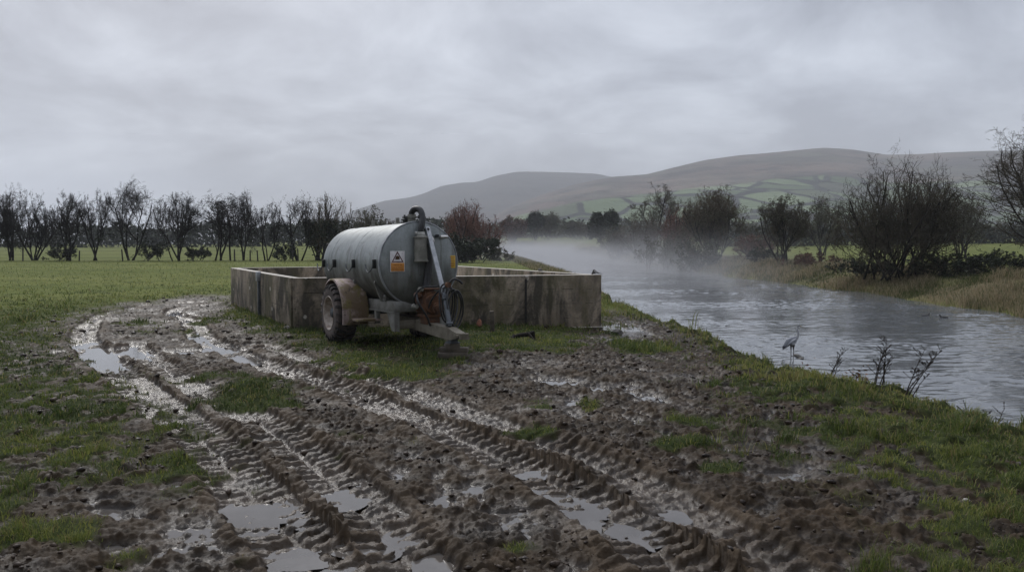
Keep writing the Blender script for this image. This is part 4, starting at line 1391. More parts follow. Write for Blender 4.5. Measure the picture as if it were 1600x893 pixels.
# moisture trap
q = MB()
q.lathe([(-.46, .132), (-.45, .142), (-.43, .142), (-.425, .125), (-.02, .122), (-.015, .142), (.01, .142), (.02, .10), (.05, .08)], 28, 'Z', (2.165, -.03, zt - .29))
q.box((2.08, -.03, zt - .5), (.10, .10, .10))
trap = q.build('moisture_trap', M['trap'], tk)
q = MB()
for th_ in np.linspace(0, 2 * math.pi, 9)[:-1]:
    pass
q.lathe([(-.07, .0001), (-.06, .04), (-.03, .066), (0, .075), (.03, .066), (.06, .04), (.07, .0001)], 16, 'Z', (2.20, .15, zt - .34), cap=False)
q.tube([(2.18, .06, zt - .36), (2.20, .15, zt - .36), (2.20, .22, zt - .37)], .03, 10)
q.build('ball_valve', M['bright'], tk)
# suction hose down to the pump
q = MB()
q.tube(spline([(2.20, .13, zt - .40), (2.19, .13, zt - .62), (2.18, .10, zt - .95), (2.20, .05, zt - 1.2), (2.26, .02, zt - 1.36)], 8), .075, 12)
q.build('suction_hose', M['rubber'], tk, smooth_=60)
# struts from the plate to the drawbar
zd = 0.50
top_s = Vector((2.09, .14, zt - .10))
bot_s = Vector((3.02, .05, 0.98))
dv = (bot_s - top_s)
Ls = dv.length
Mx = Matrix.Translation((top_s + bot_s) / 2) @ dv.to_track_quat('Z', 'Y').to_matrix().to_4x4()
q = MB()
q.box((0, 0, 0), (0.085, .05, Ls), bev=.005, M=Mx)
q.build('brace_bar', M['zinc'], tk)
bs2 = Vector((3.30, .0, 0.50))
dv2 = bs2 - Vector((2.97, .055, 1.08))
Mx2 = Matrix.Translation((bs2 + Vector((2.97, .055, 1.08))) / 2) @ dv2.to_track_quat('Z', 'Y').to_matrix().to_4x4()
q = MB()
q.box((0, 0, 0), (0.075, .075, dv2.length), bev=.01, M=Mx2)
q.box((0, 0, dv2.length * -.32), (0.11, .11, .06), bev=.01, M=Mx2)
q.box((0, 0, dv2.length * .42), (0.11, .11, .05), bev=.01, M=Mx2)
q.build('jack_strut', M['steel_dark'], tk)
for (py_, pz_, ln) in ((.13, zt - .14, .10), (.22, zt - .50, .10), (.27, zt - .62, .08), (.34, zt - .26, .08)):
    q = MB()
    q.lathe([(0, .03), (ln, .03), (ln, .018), (ln + .03, .018)], 10, 'X', (XF + .04, py_, pz_))
    q.build('bolt', M['black'], tk)
q = MB()
q.lathe([(0, .032), (.15, .032)], 12, 'Y', (XF + .10, .40, zt - .28))
q.box((XF + .06, .43, zt - .28), (.08, .03, .03))
q.build('stub_fitting', M['bright'], tk)

# signs on the end plate: (board facing +X)
def plate(name, mat, y, z, w, h, x, t=.004, parent=tk):
    q = MB()
    q.box((x, y, z), (t, w, h), bev=.0012)
    return q.build(name, mat, parent)


ex = XF + 0.0755
sg = empty('warning_sign', (0, 0, 0))
sg.parent = tk
sg2 = plate('warning_sign', M['white'], -.46, CZ + .05, .285, .385, XF + 0.062, .012)
bpy.data.objects.remove(sg)
sg2.name = 'warning_sign'
sx_ = XF + .0685
plate('caution_panel', M['orange'], -.46, CZ - .055, .262, .155, sx_ + .0015, .003, sg2)


def tri(name, s, mat, x, zc_, t, hole=None):
    q = MB()
    c = -.46
    o = [(c - s, zc_ - s * .85), (c + s, zc_ - s * .85), (c, zc_ + s * .88)]
    if hole:
        k = hole
        zi = zc_ - s * .85 * 0.30 + 0.0
        cen_ = zc_ - s * .85 + s * 0.577
        i_ = [(c + (p[0] - c) * k, cen_ + (p[1] - cen_) * k) for p in o]
        va = [q.bm.verts.new((x, *p)) for p in o]
        vi = [q.bm.verts.new((x, *p)) for p in i_]
        vb = [q.bm.verts.new((x + t, *p)) for p in o]
        vj = [q.bm.verts.new((x + t, *p)) for p in i_]
        for a in range(3):
            n_ = (a + 1) % 3
            q.bm.faces.new((vb[a], vb[n_], vj[n_], vj[a]))
            q.bm.faces.new((va[a], va[n_], vb[n_], vb[a]))
            q.bm.faces.new((vi[a], vi[n_], vj[n_], vj[a]))
            q.bm.faces.new((va[a], va[n_], vi[n_], vi[a]))
    return q.build(name, mat, sg2, smooth_=0)


tri('warning_triangle', .118, M['maroon'], sx_, CZ + .135, .003, hole=.74)
q = MB()
pic = [(-.46 + .036 * math.cos(a), CZ + .125 + .030 * math.sin(a)) for a in np.linspace(0, math.pi, 9)] + [(-.46 - .044, CZ + .098), (-.46 - .044, CZ + .085), (-.46 + .044, CZ + .085), (-.46 + .044, CZ + .098)]
vs0 = [q.bm.verts.new((sx_ + .003, *p)) for p in pic]
q.bm.faces.new(vs0)
bmesh.ops.solidify(q.bm, geom=list(q.bm.faces), thickness=.003)
q.build('pictogram', M['brownp'], sg2, smooth_=0)
# illegible rows of lettering on the orange panel
q = MB()
rl = random.Random(3)
for row, (zz1, hh1, ww) in enumerate(((CZ - .018, .026, .17), (CZ - .062, .022, .20), (CZ - .096, .022, .20))):
    yy = -.46 - ww / 2
    while yy < -.46 + ww / 2:
        w1_ = rl.uniform(.011, .019)
        q.box((sx_ + .004, yy + w1_ / 2, zz1), (.002, w1_, hh1 * rl.uniform(.8, 1)))
        yy += w1_ + rl.choice((.005, .005, .005, .014))
q.build('lettering', M['orange_dark'], sg2, smooth_=0)
ys2 = plate('yellow_sign', M['yellow'], .655, CZ + .03, .17, .24, XF + .035, .012)
q = MB()
q.box((XF + .043, .590, CZ - .005), (.003, .035, .11), rot=(0.2, 0, 0))
q.box((XF + .043, .575, CZ - .055), (.003, .05, .06), rot=(0.2, 0, 0))
q.build('black_mark', M['black'], ys2)
q = MB()
for zz1 in (.09, .06, .02, -.02, -.05, -.08):
    q.box((XF + .0425, .672, CZ + .03 + zz1), (.002, .09 + .01 * math.sin(zz1 * 90), .010))
q.build('lettering', M['orange_dark'], ys2, smooth_=0)

# hose hooks along both flanks
def hook(x, side, ang, sag=.15, w=.34, loop=True):
    y_, z_ = side * (TR) * math.cos(ang), CZ + TR * math.sin(ang)
    q = MB()
    q.box((x, y_ + side * .035, z_ + .03), (.03, .07, .17), bev=.006)
    o = q.build('hose_hook', M['black'], tk)
    if loop:
        q = MB()
        pts = [(x + .0 - w * k, y_ + side * (.05 + .03 * math.sin(math.pi * k)), z_ - sag * math.sin(math.pi * k) ** .7 + .02) for k in np.linspace(0, 1, 13)]
        q.tube(pts, .012, 6)
        q.build('chain_loop', M['steel_dark'], o)


for xh in (1.80, 0.62, -0.62, -1.38):
    hook(xh, -1, -0.03, w=.42)
hook(1.85, 1, -0.05, w=.30)
hook(-0.2, 1, -0.05)
# drain cock low on the flank
q = MB()
ang = -0.98
y_, z_ = -TR * math.cos(ang), CZ + TR * math.sin(ang)
q.tube([(1.55, y_ + .02, z_ + .02), (1.55, y_ - .12, z_ - .02)], .022, 10)
q.lathe([(-.06, .03), (.06, .03)], 12, 'X', (1.55, y_ - .11, z_ - .02))
q.box((1.55, y_ - .11, z_ + .05), (.13, .025, .02), bev=.005)
q.box((1.62, y_ - .11, z_ + .04), (.03, .05, .06), bev=.01)
q.build('drain_cock', M['bright'], tk)
# rear outlet fitting
q = MB()
q.tube([(XR - .10, -.30, CZ + .36), (XR - .28, -.42, CZ + .36)], .055, 12)
q.tube([(XR - .25, -.40, CZ + .36), (XR - .25, -.40, CZ + .22)], .03, 8)
q.tube([(XR - .22, -.30, CZ + .43), (XR - .22, -.62, CZ + .43)], .02, 8)
q.build('rear_valve', M['black'], tk)
q = MB()
q.lathe([(0, .16), (-.16, .16), (-.16, .20), (-.20, .20), (-.20, .12), (-.26, .1)], 20, 'X', (XR - .22, 0, CZ - .45))
q.build('rear_outlet', M['galv'], tk)

# chassis
q = MB()
for s in (-1, 1):
    q.box((0.55, s * .46, .80), (2.9, .10, .20), bev=.008)
    q.box((0.55, s * .46, .69), (2.9, .16, .02))
q.box((1.98, 0, .80), (.08, 1.02, .20), bev=.008)
q.box((-.85, 0, .78), (.08, .82, .16), bev=.008)
q.box((0.55, 0, .78), (.08, .82, .16), bev=.008)
ch = q.build('chassis', M['frame'], tk)
for xx in (1.55, .35, -.8):
    for s in (-1, 1):
        q = MB()
        o = [(s * .30, .88), (s * .60, .88), (s * .735, 1.24), (s * .70, 1.34), (s * .52, 1.03), (s * .30, .93)]
        Mx3 = Matrix(((0, 0, 1, xx), (1, 0, 0, 0), (0, 1, 0, 0), (0, 0, 0, 1)))
        q.prism(o, -.03, .03, Mx3)
        q.build('cradle', M['frame'], ch)
for s in (-1, 1):
    q = MB()
    Mx3 = Matrix(((1, 0, 0, 0), (0, 0, 1, s * .47), (0, 1, 0, 0), (0, 0, 0, 1)))
    q.prism([(1.62, .69), (2.02, .69), (2.02, .34), (1.88, .34)], -.05, .05, Mx3)
    q.build('gusset', M['frame'], ch)
    q = MB()
    q.box((1.02, s * .48, .56), (.09, .09, .27), bev=.006)
    q.build('prop_stand', M['frame'], ch)
# drawbar: cross beam, long beam, cranked nose
q = MB()
q.box((1.92, 0, .46), (.14, .96, .16), bev=.01)
q.build('cross_beam', M['drawbar'], ch)
q = MB()
Mx3 = Matrix(((1, 0, 0, 0), (0, 0, -1, 0), (0, 1, 0, 0), (0, 0, 0, 1)))
q.prism([(1.0, .60), (1.0, .40), (2.9, .30), (3.45, .28), (3.75, .33), (3.75, .42), (3.40, .49), (2.9, .50)], -.085, .085, Mx3)
q.box((3.74, 0, .375), (.16, .19, .05), bev=.008)
db = q.build('drawbar', M['drawbar'], tk)
q = MB()
q.lathe([(-.05, .045), (-.05, .085), (.05, .085), (.05, .045), (-.05, .045)], 20, 'Z', (3.86, 0, .375), cap=False)
q.build('towing_eye', M['drawbar'], db)
q = MB()
q.box((3.42, 0, .33), (.13, .14, .22), bev=.008)
q.box((3.42, 0, .235), (.20, .20, .02))
q.build('jack_foot', M['steel_dark'], db)
# vacuum pump
pc = Vector((2.42, .02, .86))
q = MB()
q.lathe([(-.20, .10), (-.20, .17), (-.17, .19), (.17, .19), (.20, .17), (.20, .10)], 24, 'X', pc)
q.box(pc + Vector((0, 0, -.21)), (.36, .34, .06), bev=.01)
q.box(pc + Vector((0, 0, -.30)), (.30, .26, .14), bev=.01)
q.box(pc + Vector((.02, -.06, .20)), (.26, .20, .12), bev=.02)
q.box(pc + Vector((.02, .0, .275)), (.34, .36, .025), bev=.008)
pump = q.build('vacuum_pump', M['rustp'], tk)
q = MB()
for k in range(9):
    q.lathe([(-.009, .19), (-.009, .235), (.009, .235), (.009, .19)], 24, 'X', pc + Vector((-.16 + .04 * k, 0, 0)), cap=False)
q.build('cooling_fin', M['rustp'], pump)
for (dx, dy, dz, r_, mt) in ((.05, -.26, .16, .06, 'rustp'), (.02, -.30, -.04, .055, 'trap'), (.12, .20, .15, .05, 'rustp'), (.22, .05, -.08, .11, 'rustp'), (.06, -.20, .27, .045, 'trap')):
    q = MB()
    q.lathe([(-.06, r_ * .6), (-.05, r_), (.04, r_), (.05, r_ * .7), (.09, r_ * .6)], 14, 'X', pc + Vector((dx, dy, dz)))
    q.build('pump_fitting', M[mt], pump)
q = MB()
q.tube(spline([pc + Vector((.1, -.3, .22)), pc + Vector((.26, -.34, .05)), pc + Vector((.30, -.20, -.20)), pc + Vector((.28, -.12, -.38))], 6), .019, 8)
q.tube(spline([pc + Vector((.06, -.28, -.05)), pc + Vector((.12, -.36, .12)), pc + Vector((.2, -.24, .30)), pc + Vector((.44, -.02, .34))], 6), .016, 8)
q.build('oil_pipe', M['rubber'], pump)
# coiled hydraulic hoses hung on the strut
rc = random.Random(8)
cc = Vector((3.03, .13, .90))
for k in range(5):
    q = MB()
    a_, b__ = .12 + .03 * rc.random(), .30 + .06 * rc.random()
    pts = []
    for t in np.linspace(0, 2 * math.pi, 29):
        pts.append(cc + Vector((.03 * k - .05 + .03 * math.sin(2 * t), a_ * math.cos(t) + .035 * k - .04, b__ * math.sin(t) + .015 * math.sin(3 * t + k) - .03 * k)))
    q.tube(pts, .016, 7)
    q.build('hydraulic_hose', M['rubber'], tk, smooth_=60)
q = MB()
q.tube(spline([cc + Vector((0, -.02, .33)), cc + Vector((.04, .06, .42)), cc + Vector((.05, .16, .40)), cc + Vector((.05, .24, .34))], 6), .02, 7)
q.tube(spline([cc + Vector((0, -.02, .31)), cc + Vector((-.25, -.14, .16)), cc + Vector((-.42, -.22, -.1)), cc + Vector((-.48, -.2, -.4))], 6), .018, 7)
q.tube(spline([cc + Vector((0, .0, .31)), cc + Vector((.12, -.10, .0)), cc + Vector((.16, -.03, -.32)), cc + Vector((.10, .1, -.15)), cc + Vector((0, .15, .2))], 6), .014, 7)
q.build('hose_end', M['rubber'], tk, smooth_=60)
q = MB()
q.lathe([(0, .05), (.07, .05)], 10, 'X', cc + Vector((-.04, -.02, .32)))
q.build('hose_clamp', M['rustp'], tk)

# axle, wheels, mudguards
q = MB()
q.lathe([(-1.02, .065), (1.02, .065)], 16, 'Y', (0, 0, .60))
for s in (-1, 1):
    q.box((0, s * .46, .67), (.26, .12, .10), bev=.01)
q.build('axle', M['steel_dark'], tk)
WR, WW = 0.60, 0.42


def make_wheel(s):
    wh = empty('wheel', (0, s * .93, .60))
    wh.parent = tk
    q = MB()
    tp = [(-.20, .33), (-.215, .36), (-.225, .43), (-.21, .51), (-.185, .545), (-.10, .562), (0, .565), (.10, .562), (.185, .545), (.21, .51), (.225, .43), (.215, .36), (.20, .33), (.12, .31), (-.12, .31), (-.20, .33)]
    q.lathe(tp, 64, 'Y', (0, 0, 0), cap=False)
    ty = q.build('tyre', M['tyre_wall'], wh, smooth_=40)
    q = MB()
    nl = 22
    for k in range(nl):
        for sd in (-1, 1):
            a0 = 2 * math.pi * (k + (.5 if sd > 0 else 0)) / nl
            # each bar runs obliquely from the centre line over the shoulder
            vs_in, vs_out = [], []
            for (yy, da, r0, r1, wd) in ((.0, .0, .555, .600, .040), (.10, .075, .555, .600, .044), (.19, .14, .53, .588, .05), (.228, .165, .47, .535, .05)):
                for sg_ in (-1, 1):
                    aa = a0 - da + sg_ * wd
                    vs_in.append(q.bm.verts.new((r0 * math.sin(aa), sd * yy * .97, r0 * math.cos(aa))))
                    ab = a0 - da + sg_ * wd * .72
                    vs_out.append(q.bm.verts.new((r1 * math.sin(ab), sd * yy, r1 * math.cos(ab))))
            for j in range(3):
                i0, i1, i2, i3 = 2 * j, 2 * j + 1, 2 * j + 3, 2 * j + 2
                q.bm.faces.new((vs_out[i0], vs_out[i1], vs_out[i2], vs_out[i3]))
                q.bm.faces.new((vs_in[i0], vs_out[i0], vs_out[i3], vs_in[i3]))
                q.bm.faces.new((vs_in[i1], vs_in[i2], vs_out[i2], vs_out[i1]))
            q.bm.faces.new((vs_in[0], vs_in[1], vs_out[1], vs_out[0]))
            q.bm.faces.new((vs_in[6], vs_out[6], vs_out[7], vs_in[7]))
    q.build('tread', M['tyre'], wh, smooth_=0)
    q = MB()
    q.lathe([(s * .20, .335), (s * .215, .35), (s * .225, .345), (s * .215, .32), (s * .13, .30), (s * .10, .27), (s * .05, .25), (s * .045, .13), (s * .02, .12)], 48, 'Y', (0, 0, 0), cap=False)
    q.lathe([(s * -.20, .335), (s * -.13, .30), (s * .05, .26)], 48, 'Y', (0, 0, 0), cap=False)
    rm_ = q.build('rim', M['rim'], wh, smooth_=40)
    q = MB()
    q.lathe([(0, .125), (s * .10, .12), (s * .16, .085), (s * .17, .05), (s * .172, .001)], 24, 'Y', (0, 0, 0), cap=False)
    q.build('hub', M['steel_dark'], wh)
    for k in range(8):
        a = 2 * math.pi * k / 8
        q = MB()
        q.lathe([(s * .04, .018), (s * .085, .018)], 6, 'Y', (.175 * math.cos(a), 0, .175 * math.sin(a)))
        q.build('wheel_nut', M['steel_dark'], wh)
    return wh


make_wheel(-1)
make_wheel(1)
for s in (-1, 1):
    # barrel-vault guard: from low in front, over the wheel, to low behind
    q = MB()
    oL = []
    for t in np.linspace(-.30, math.pi + .12, 30):
        rx_, rz_ = .72, .70
        oL.append((rx_ * math.cos(t), .60 + rz_ * math.sin(t)))
    y0, y1 = s * .56, s * 1.07
    th_ = .012
    ringA = [q.bm.verts.new((x, y0, z)) for x, z in oL]
    ringB = [q.bm.verts.new((x, y1, z)) for x, z in oL]
    # rolled outer lip
    ringC = [q.bm.verts.new((x * .965, y1 + s * .012, .60 + (z - .60) * .955)) for x, z in oL]
    for k in range(len(oL) - 1):
        q.bm.faces.new((ringA[k], ringA[k + 1], ringB[k + 1], ringB[k]))
        q.bm.faces.new((ringB[k], ringB[k + 1], ringC[k + 1], ringC[k]))
    bmesh.ops.recalc_face_normals(q.bm, faces=q.bm.faces)
    bmesh.ops.solidify(q.bm, geom=list(q.bm.faces), thickness=th_)
    mg = q.build('mudguard', M['guard'], tk, smooth_=50)
    # inner web up to the barrel and the flat apron in front
    q = MB()
    o = [(x, z) for x, z in oL if z > .5]
    Mx3 = Matrix(((1, 0, 0, 0), (0, 0, 1, s * .555), (0, 1, 0, 0), (0, 0, 0, 1)))
    q.prism(o, -.006, .006, Mx3)
    q.box((.90, s * .66, .50), (.42, .50, .05), bev=.01)
    q.build('guard_web', M['guard'], mg, smooth_=0)

# timber packing under the jack
M['timber'] = simple_mat('wet_timber', (0.055, 0.043, 0.032), (0.12, 0.098, 0.074), 0.8, scale=5, bmp=0.5, bscale=30)
jx, jy = -2.74 + 3.42 * .5, 16.74 - 3.42 * .866
gz = float(hz(jx, jy)[0])
blocks = [((-.00, 0), (.52, .24, .10), .05, gz + .03, 'wide wet timber plank lying lowest under the tanker jack'),
          ((.02, .01), (.50, .16, .09), -.10, gz + .126, 'wet timber block resting on the plank under the jack'),
          ((-.01, .0), (.24, .20, None), .25, gz + .172, 'dark upright timber block right under the jack foot')]
jack_z = TZ + .225 + .018 * 3.42
for (dx, dy), (lx_, ly_, hz_), rz, z0, lab in blocks:
    if hz_ is None:
        hz_ = max(.05, jack_z - z0 - .001)
    q = MB()
    q.box((0, 0, hz_ / 2), (lx_, ly_, hz_), bev=.012)
    o = q.build('timber_block', M['timber'])
    o.location = (jx + dx, jy + dy, z0)
    o.rotation_euler = (0, 0, rz)
    tag(o, lab, 'timber block', 'timber packing under the tanker jack')

# ------------------------------------------------------------------ odds and ends by the wall
M['brick'] = simple_mat('old_brick', (0.22, 0.085, 0.045), (0.12, 0.06, 0.04), 0.85, scale=10, bmp=0.6)
M['stone'] = simple_mat('river_stone', (0.045, 0.042, 0.036), (0.11, 0.10, 0.085), 0.75, scale=6, bmp=0.6, bscale=20)
M['stone_pale'] = simple_mat('pale_stone', (0.26, 0.24, 0.22), (0.40, 0.37, 0.34), 0.7, scale=6, bmp=0.4)


def lump(name, label, cat, x, y, s, mat, seed, z=None, group=None):
    rng = np.random.default_rng(seed)
    bm = bmesh.new()
    bmesh.ops.create_icosphere(bm, subdivisions=3, radius=1.0)
    off = rng.normal(size=(6, 3))
    for v in bm.verts:
        n = v.co.normalized()
        k = 1 + sum(.13 * math.sin(2.2 * n.dot(Vector(o)) + i) for i, o in enumerate(off))
        v.co = Vector((n.x * s[0] * k, n.y * s[1] * k, n.z * s[2] * k))
    me = bpy.data.meshes.new(name)
    bm.to_mesh(me)
    bm.free()
    me.materials.append(M[mat])
    me.polygons.foreach_set('use_smooth', [True] * len(me.polygons))
    o = bpy.data.objects.new(name, me)
    COL.objects.link(o)
    o.location = (x, y, (float(hz(x, y)[0]) if z is None else z) + s[2] * .35)
    o.rotation_euler = (0, 0, rng.random() * 6)
    return tag(o, label, cat, group)


def gp(px, py):
    z = -.1
    for _ in range(4):
        p = g(px, py, z)
        z = float(base_z(np.array([p[0]]), np.array([p[1]]))[0])
    return p


p = gp(749, 510)
lump('brick_lump', 'rounded orange brick lump on the mud by the concrete wall', 'brick', p[0], p[1], (.11, .09, .12), 'brick', 1)
p = gp(769, 522)
q = MB()
q.box((0, 0, .24), (.10, .06, .62), bev=.012)
o = q.build('broken_stake', M['timber'])
o.location = (p[0], p[1] + .5, float(hz(p[0], p[1] + .5)[0]) - .06)
o.rotation_euler = (.10, -.08, .3)
tag(o, 'short pale broken stake leaning at the concrete wall', 'stake')
p = gp(818, 532)
dbz = float(hz(p[0], p[1])[0])
q = MB()
q.tube([(-.26, -.05, .05), (-.1, .0, .10), (.10, .03, .12), (.24, .05, .17)], [.035, .045, .05, .03], 8)
q.tube([(.1, .02, .14), (.22, -.15, .02)], [.04, .025], 6)
q.tube([(-.2, 0, .1), (-.26, -.2, .0)], [.04, .025], 6)
q.tube([(.2, .04, .14), (.24, .03, -.03)], [.05, .05], 6)
o = q.build('fallen_branch', M['bark'])
o.location = (p[0], p[1] + .25, dbz - .05)
tag(o, 'broken dark branch lying in the grass by the concrete wall', 'branch')
for i, (px, py, sc, mt, lab) in enumerate([(953, 533, .10, 'stone', 'dark wet stone by the right-hand wall corner'), (965, 520, .13, 'stone', 'dark stone in the puddle past the wall corner'),
                                          (1258, 795, .022, 'stone_pale', 'small pale stone on the mud below the green bank'), (1510, 780, .022, 'stone_pale', 'small pale stone on bare earth among bank grass'),
                                          (448, 512, .06, 'stone_pale', 'pale stone at the foot of the pen near the wheel')]):
    p = gp(px, py)
    lump('loose_stone', lab, 'stone', p[0], p[1], (sc * 1.2, sc, sc * .7), mt, 20 + i, group='loose stones')
wp = PB + (PD - PB) * 0.30 + np.array((-.1, 0))
lump('loose_stone', 'small dark lump on top of the pen side wall', 'stone', wp[0], wp[1], (.06, .05, .06), 'stone', 31, z=TOPZ, group='loose stones')
wc = PB + np.array((-.25, .08))
q = MB()
rw = random.Random(2)
for k in range(7):
    a, l_ = rw.uniform(-.6, 1.2), rw.uniform(.12, .3)
    q.tube([(0, 0, 0), (l_ * .5 * math.cos(a), rw.uniform(-.05, .05), .03 + .1 * abs(math.sin(a))), (l_ * math.cos(a), rw.uniform(-.08, .08), .06 * math.sin(a))], [.01, .008, .004], 5)
o = q.build('dead_sprig', M['stalk'])
o.location = (wc[0], wc[1], TOPZ + .008)
tag(o, 'small dead sprig lying on the right-hand corner of the pen', 'twig')

# ------------------------------------------------------------------ heron
m, nt, b = new_mat('heron_feathers')
O_ = objco(nt)
ca = nd(nt, 'ShaderNodeAttribute', attribute_name='plume')
feat = noise(nt, mapping(nt, O_, (30, 30, 12)), 1.0, 5, 0.6)
put(nt, b, color=mixc(nt, math_(nt, 'MULTIPLY', feat, 0.45), ca.outputs['Color'], (0.09, 0.095, 0.11)), rough=0.75, spec=0.25, normal=bump(nt, feat, 0.35, 0.01))
M['heron'] = m
hx, hy = 7.88, 22.3
verts = [(0, 0, .415), (-.085, 0, .375), (-.17, 0, .27), (-.225, 0, .185), (.07, 0, .455), (.125, 0, .505), (.152, 0, .565), (.150, 0, .635), (.128, 0, .70), (.125, 0, .755), (.150, 0, .788), (.185, 0, .790), (.215, 0, .785), (.31, 0, .772),
         (-.015, .028, .31), (-.012, .03, .16), (-.010, .03, .0), (.028, -.028, .31), (.045, -.03, .16), (.042, -.03, .0),
         (.05, .03, -.004), (.10, -.03, -.004), (-.04, .03, .29), (.01, -.03, .29)]
edges = [(0, 1), (1, 2), (2, 3), (0, 4), (4, 5), (5, 6), (6, 7), (7, 8), (8, 9), (9, 10), (10, 11), (11, 12), (12, 13), (0, 14), (14, 15), (15, 16), (0, 17), (17, 18), (18, 19), (16, 20), (19, 21)]
rad = [.085, .082, .055, .018, .070, .042, .026, .021, .020, .022, .029, .020, .010, .004, .030, .010, .009, .030, .010, .009, .006, .006, .02, .02]
verts, rad = verts[:22], rad[:22]
me = bpy.data.meshes.new('grey_heron')
me.from_pydata(verts, edges, [])
ho = bpy.data.objects.new('grey_heron', me)
COL.objects.link(ho)
sk = ho.modifiers.new('skin', 'SKIN')
sk.use_smooth_shade = True
for i, v in enumerate(me.skin_vertices[0].data):
    rr_ = rad[i] * (1.28 if i < 12 else 1.1)
    v.radius = (rr_ * (.78 if i < 5 else 1), rr_)
    v.use_root = (i == 0)
sub = ho.modifiers.new('sub', 'SUBSURF')
sub.levels = sub.render_levels = 2
dg = bpy.context.evaluated_depsgraph_get()
me2 = bpy.data.meshes.new_from_object(ho.evaluated_get(dg))
bpy.data.objects.remove(ho)
me2.name = 'grey_heron'
ca_ = me2.color_attributes.new('plume', 'FLOAT_COLOR', 'POINT')
for i, v in enumerate(me2.vertices):
    x, y, z = v.co
    c = (.33, .34, .37)                         # grey back
    if z < .30 and x > -.1:
        c = (.10, .085, .06)                    # legs
    elif x < -.13 and z < .27:
        c = (.045, .048, .058)                  # dark flight feathers
    elif x > .10 and z < .72:
        c = (.44, .44, .45)                     # pale neck
    elif z >= .72 and x < .19:
        c = (.60, .60, .60)
        if z > .793 or (x < .13 and z > .765):
            c = (.03, .03, .035)                # black crown stripe
    elif x >= .19:
        c = (.24, .19, .085)                    # bill
    if z < .37 and -.02 < x < .09 and z > .30:
        c = (.6, .6, .61)
    ca_.data[i].color = (*c, 1)
me2.materials.clear()
me2.materials.append(M['heron'])
me2.polygons.foreach_set('use_smooth', [True] * len(me2.polygons))
ho = bpy.data.objects.new('grey_heron', me2)
COL.objects.link(ho)
ho.location = (hx, hy, WATER_Z - .005)
ho.scale = (1.08, 1.08, 1.08)
ho.rotation_euler = (0, 0, R(-8))
tag(ho, 'grey heron standing still in the shallows by the near bank', 'heron')
# folded wing and head plume
for s in (-1, 1):
    q = MB()
    q.tube(spline([(.085, s * .050, .475), (0, s * .078, .425), (-.10, s * .066, .335), (-.20, s * .03, .205), (-.235, s * .012, .16)], 6), [.03, .045, .058, .066, .07, .07, .07, .066, .062, .06, .055, .052, .048, .043, .038, .034, .03, .026, .022, .018, .014, .01, .008, .006, .004][:25], 10, squash=.28)
    wq = q.build('wing', M['heron'], ho, smooth_=60)
    w_ca = wq.data.color_attributes.new('plume', 'FLOAT_COLOR', 'POINT')
    for i, v in enumerate(wq.data.vertices):
        dk = min(1, max(0, (-.09 - v.co.x) / .09))
        base = np.array((.27, .28, .31)) * (1 - dk) + np.array((.05, .052, .06)) * dk
        w_ca.data[i].color = (*base, 1)
lump('river_stone', 'flat dark stone breaking the water beside the heron', 'stone', hx + .12, hy - .28, (.34, .10, .045), 'stone', 41, z=WATER_Z - .008)

# ducks under the far bank
M['duck'] = simple_mat('dark_duck', (0.022, 0.020, 0.020), (0.05, 0.045, 0.042), 0.6, scale=12, bmp=0.2)
M['duck_white'] = simple_mat('duck_bill', (0.55, 0.52, 0.48), (0.65, 0.62, 0.58), 0.5, bmp=0)
for px, py, rz, lab in ((1447, 493.5, 0.2, 'small dark waterbird on the river facing downstream to the right, the left of two'), (1474, 496, 2.9, 'small dark waterbird on the river facing left towards the other one')):
    p = g(px, py, WATER_Z)
    dk = empty('duck', (p[0], p[1], WATER_Z - .02), (0, 0, rz))
    dk.scale = (.8, .8, .62)
    tag(dk, lab, 'waterbird', 'waterbirds on the river')
    q = MB()
    q.tube(spline([(-.24, 0, .10), (-.15, 0, .06), (0, 0, .05), (.11, 0, .06), (.15, 0, .12), (.165, 0, .20), (.20, 0, .235), (.245, 0, .225)], 5),
           np.interp(np.linspace(0, 7, 36), range(8), [.012, .07, .105, .085, .045, .038, .042, .012]).tolist(), 12)
    q.build('body', M['duck'], dk, smooth_=60)
    q = MB()
    q.tube([(.24, 0, .225), (.29, 0, .212)], [.014, .006], 8)
    q.build('bill', M['duck_white'], dk)

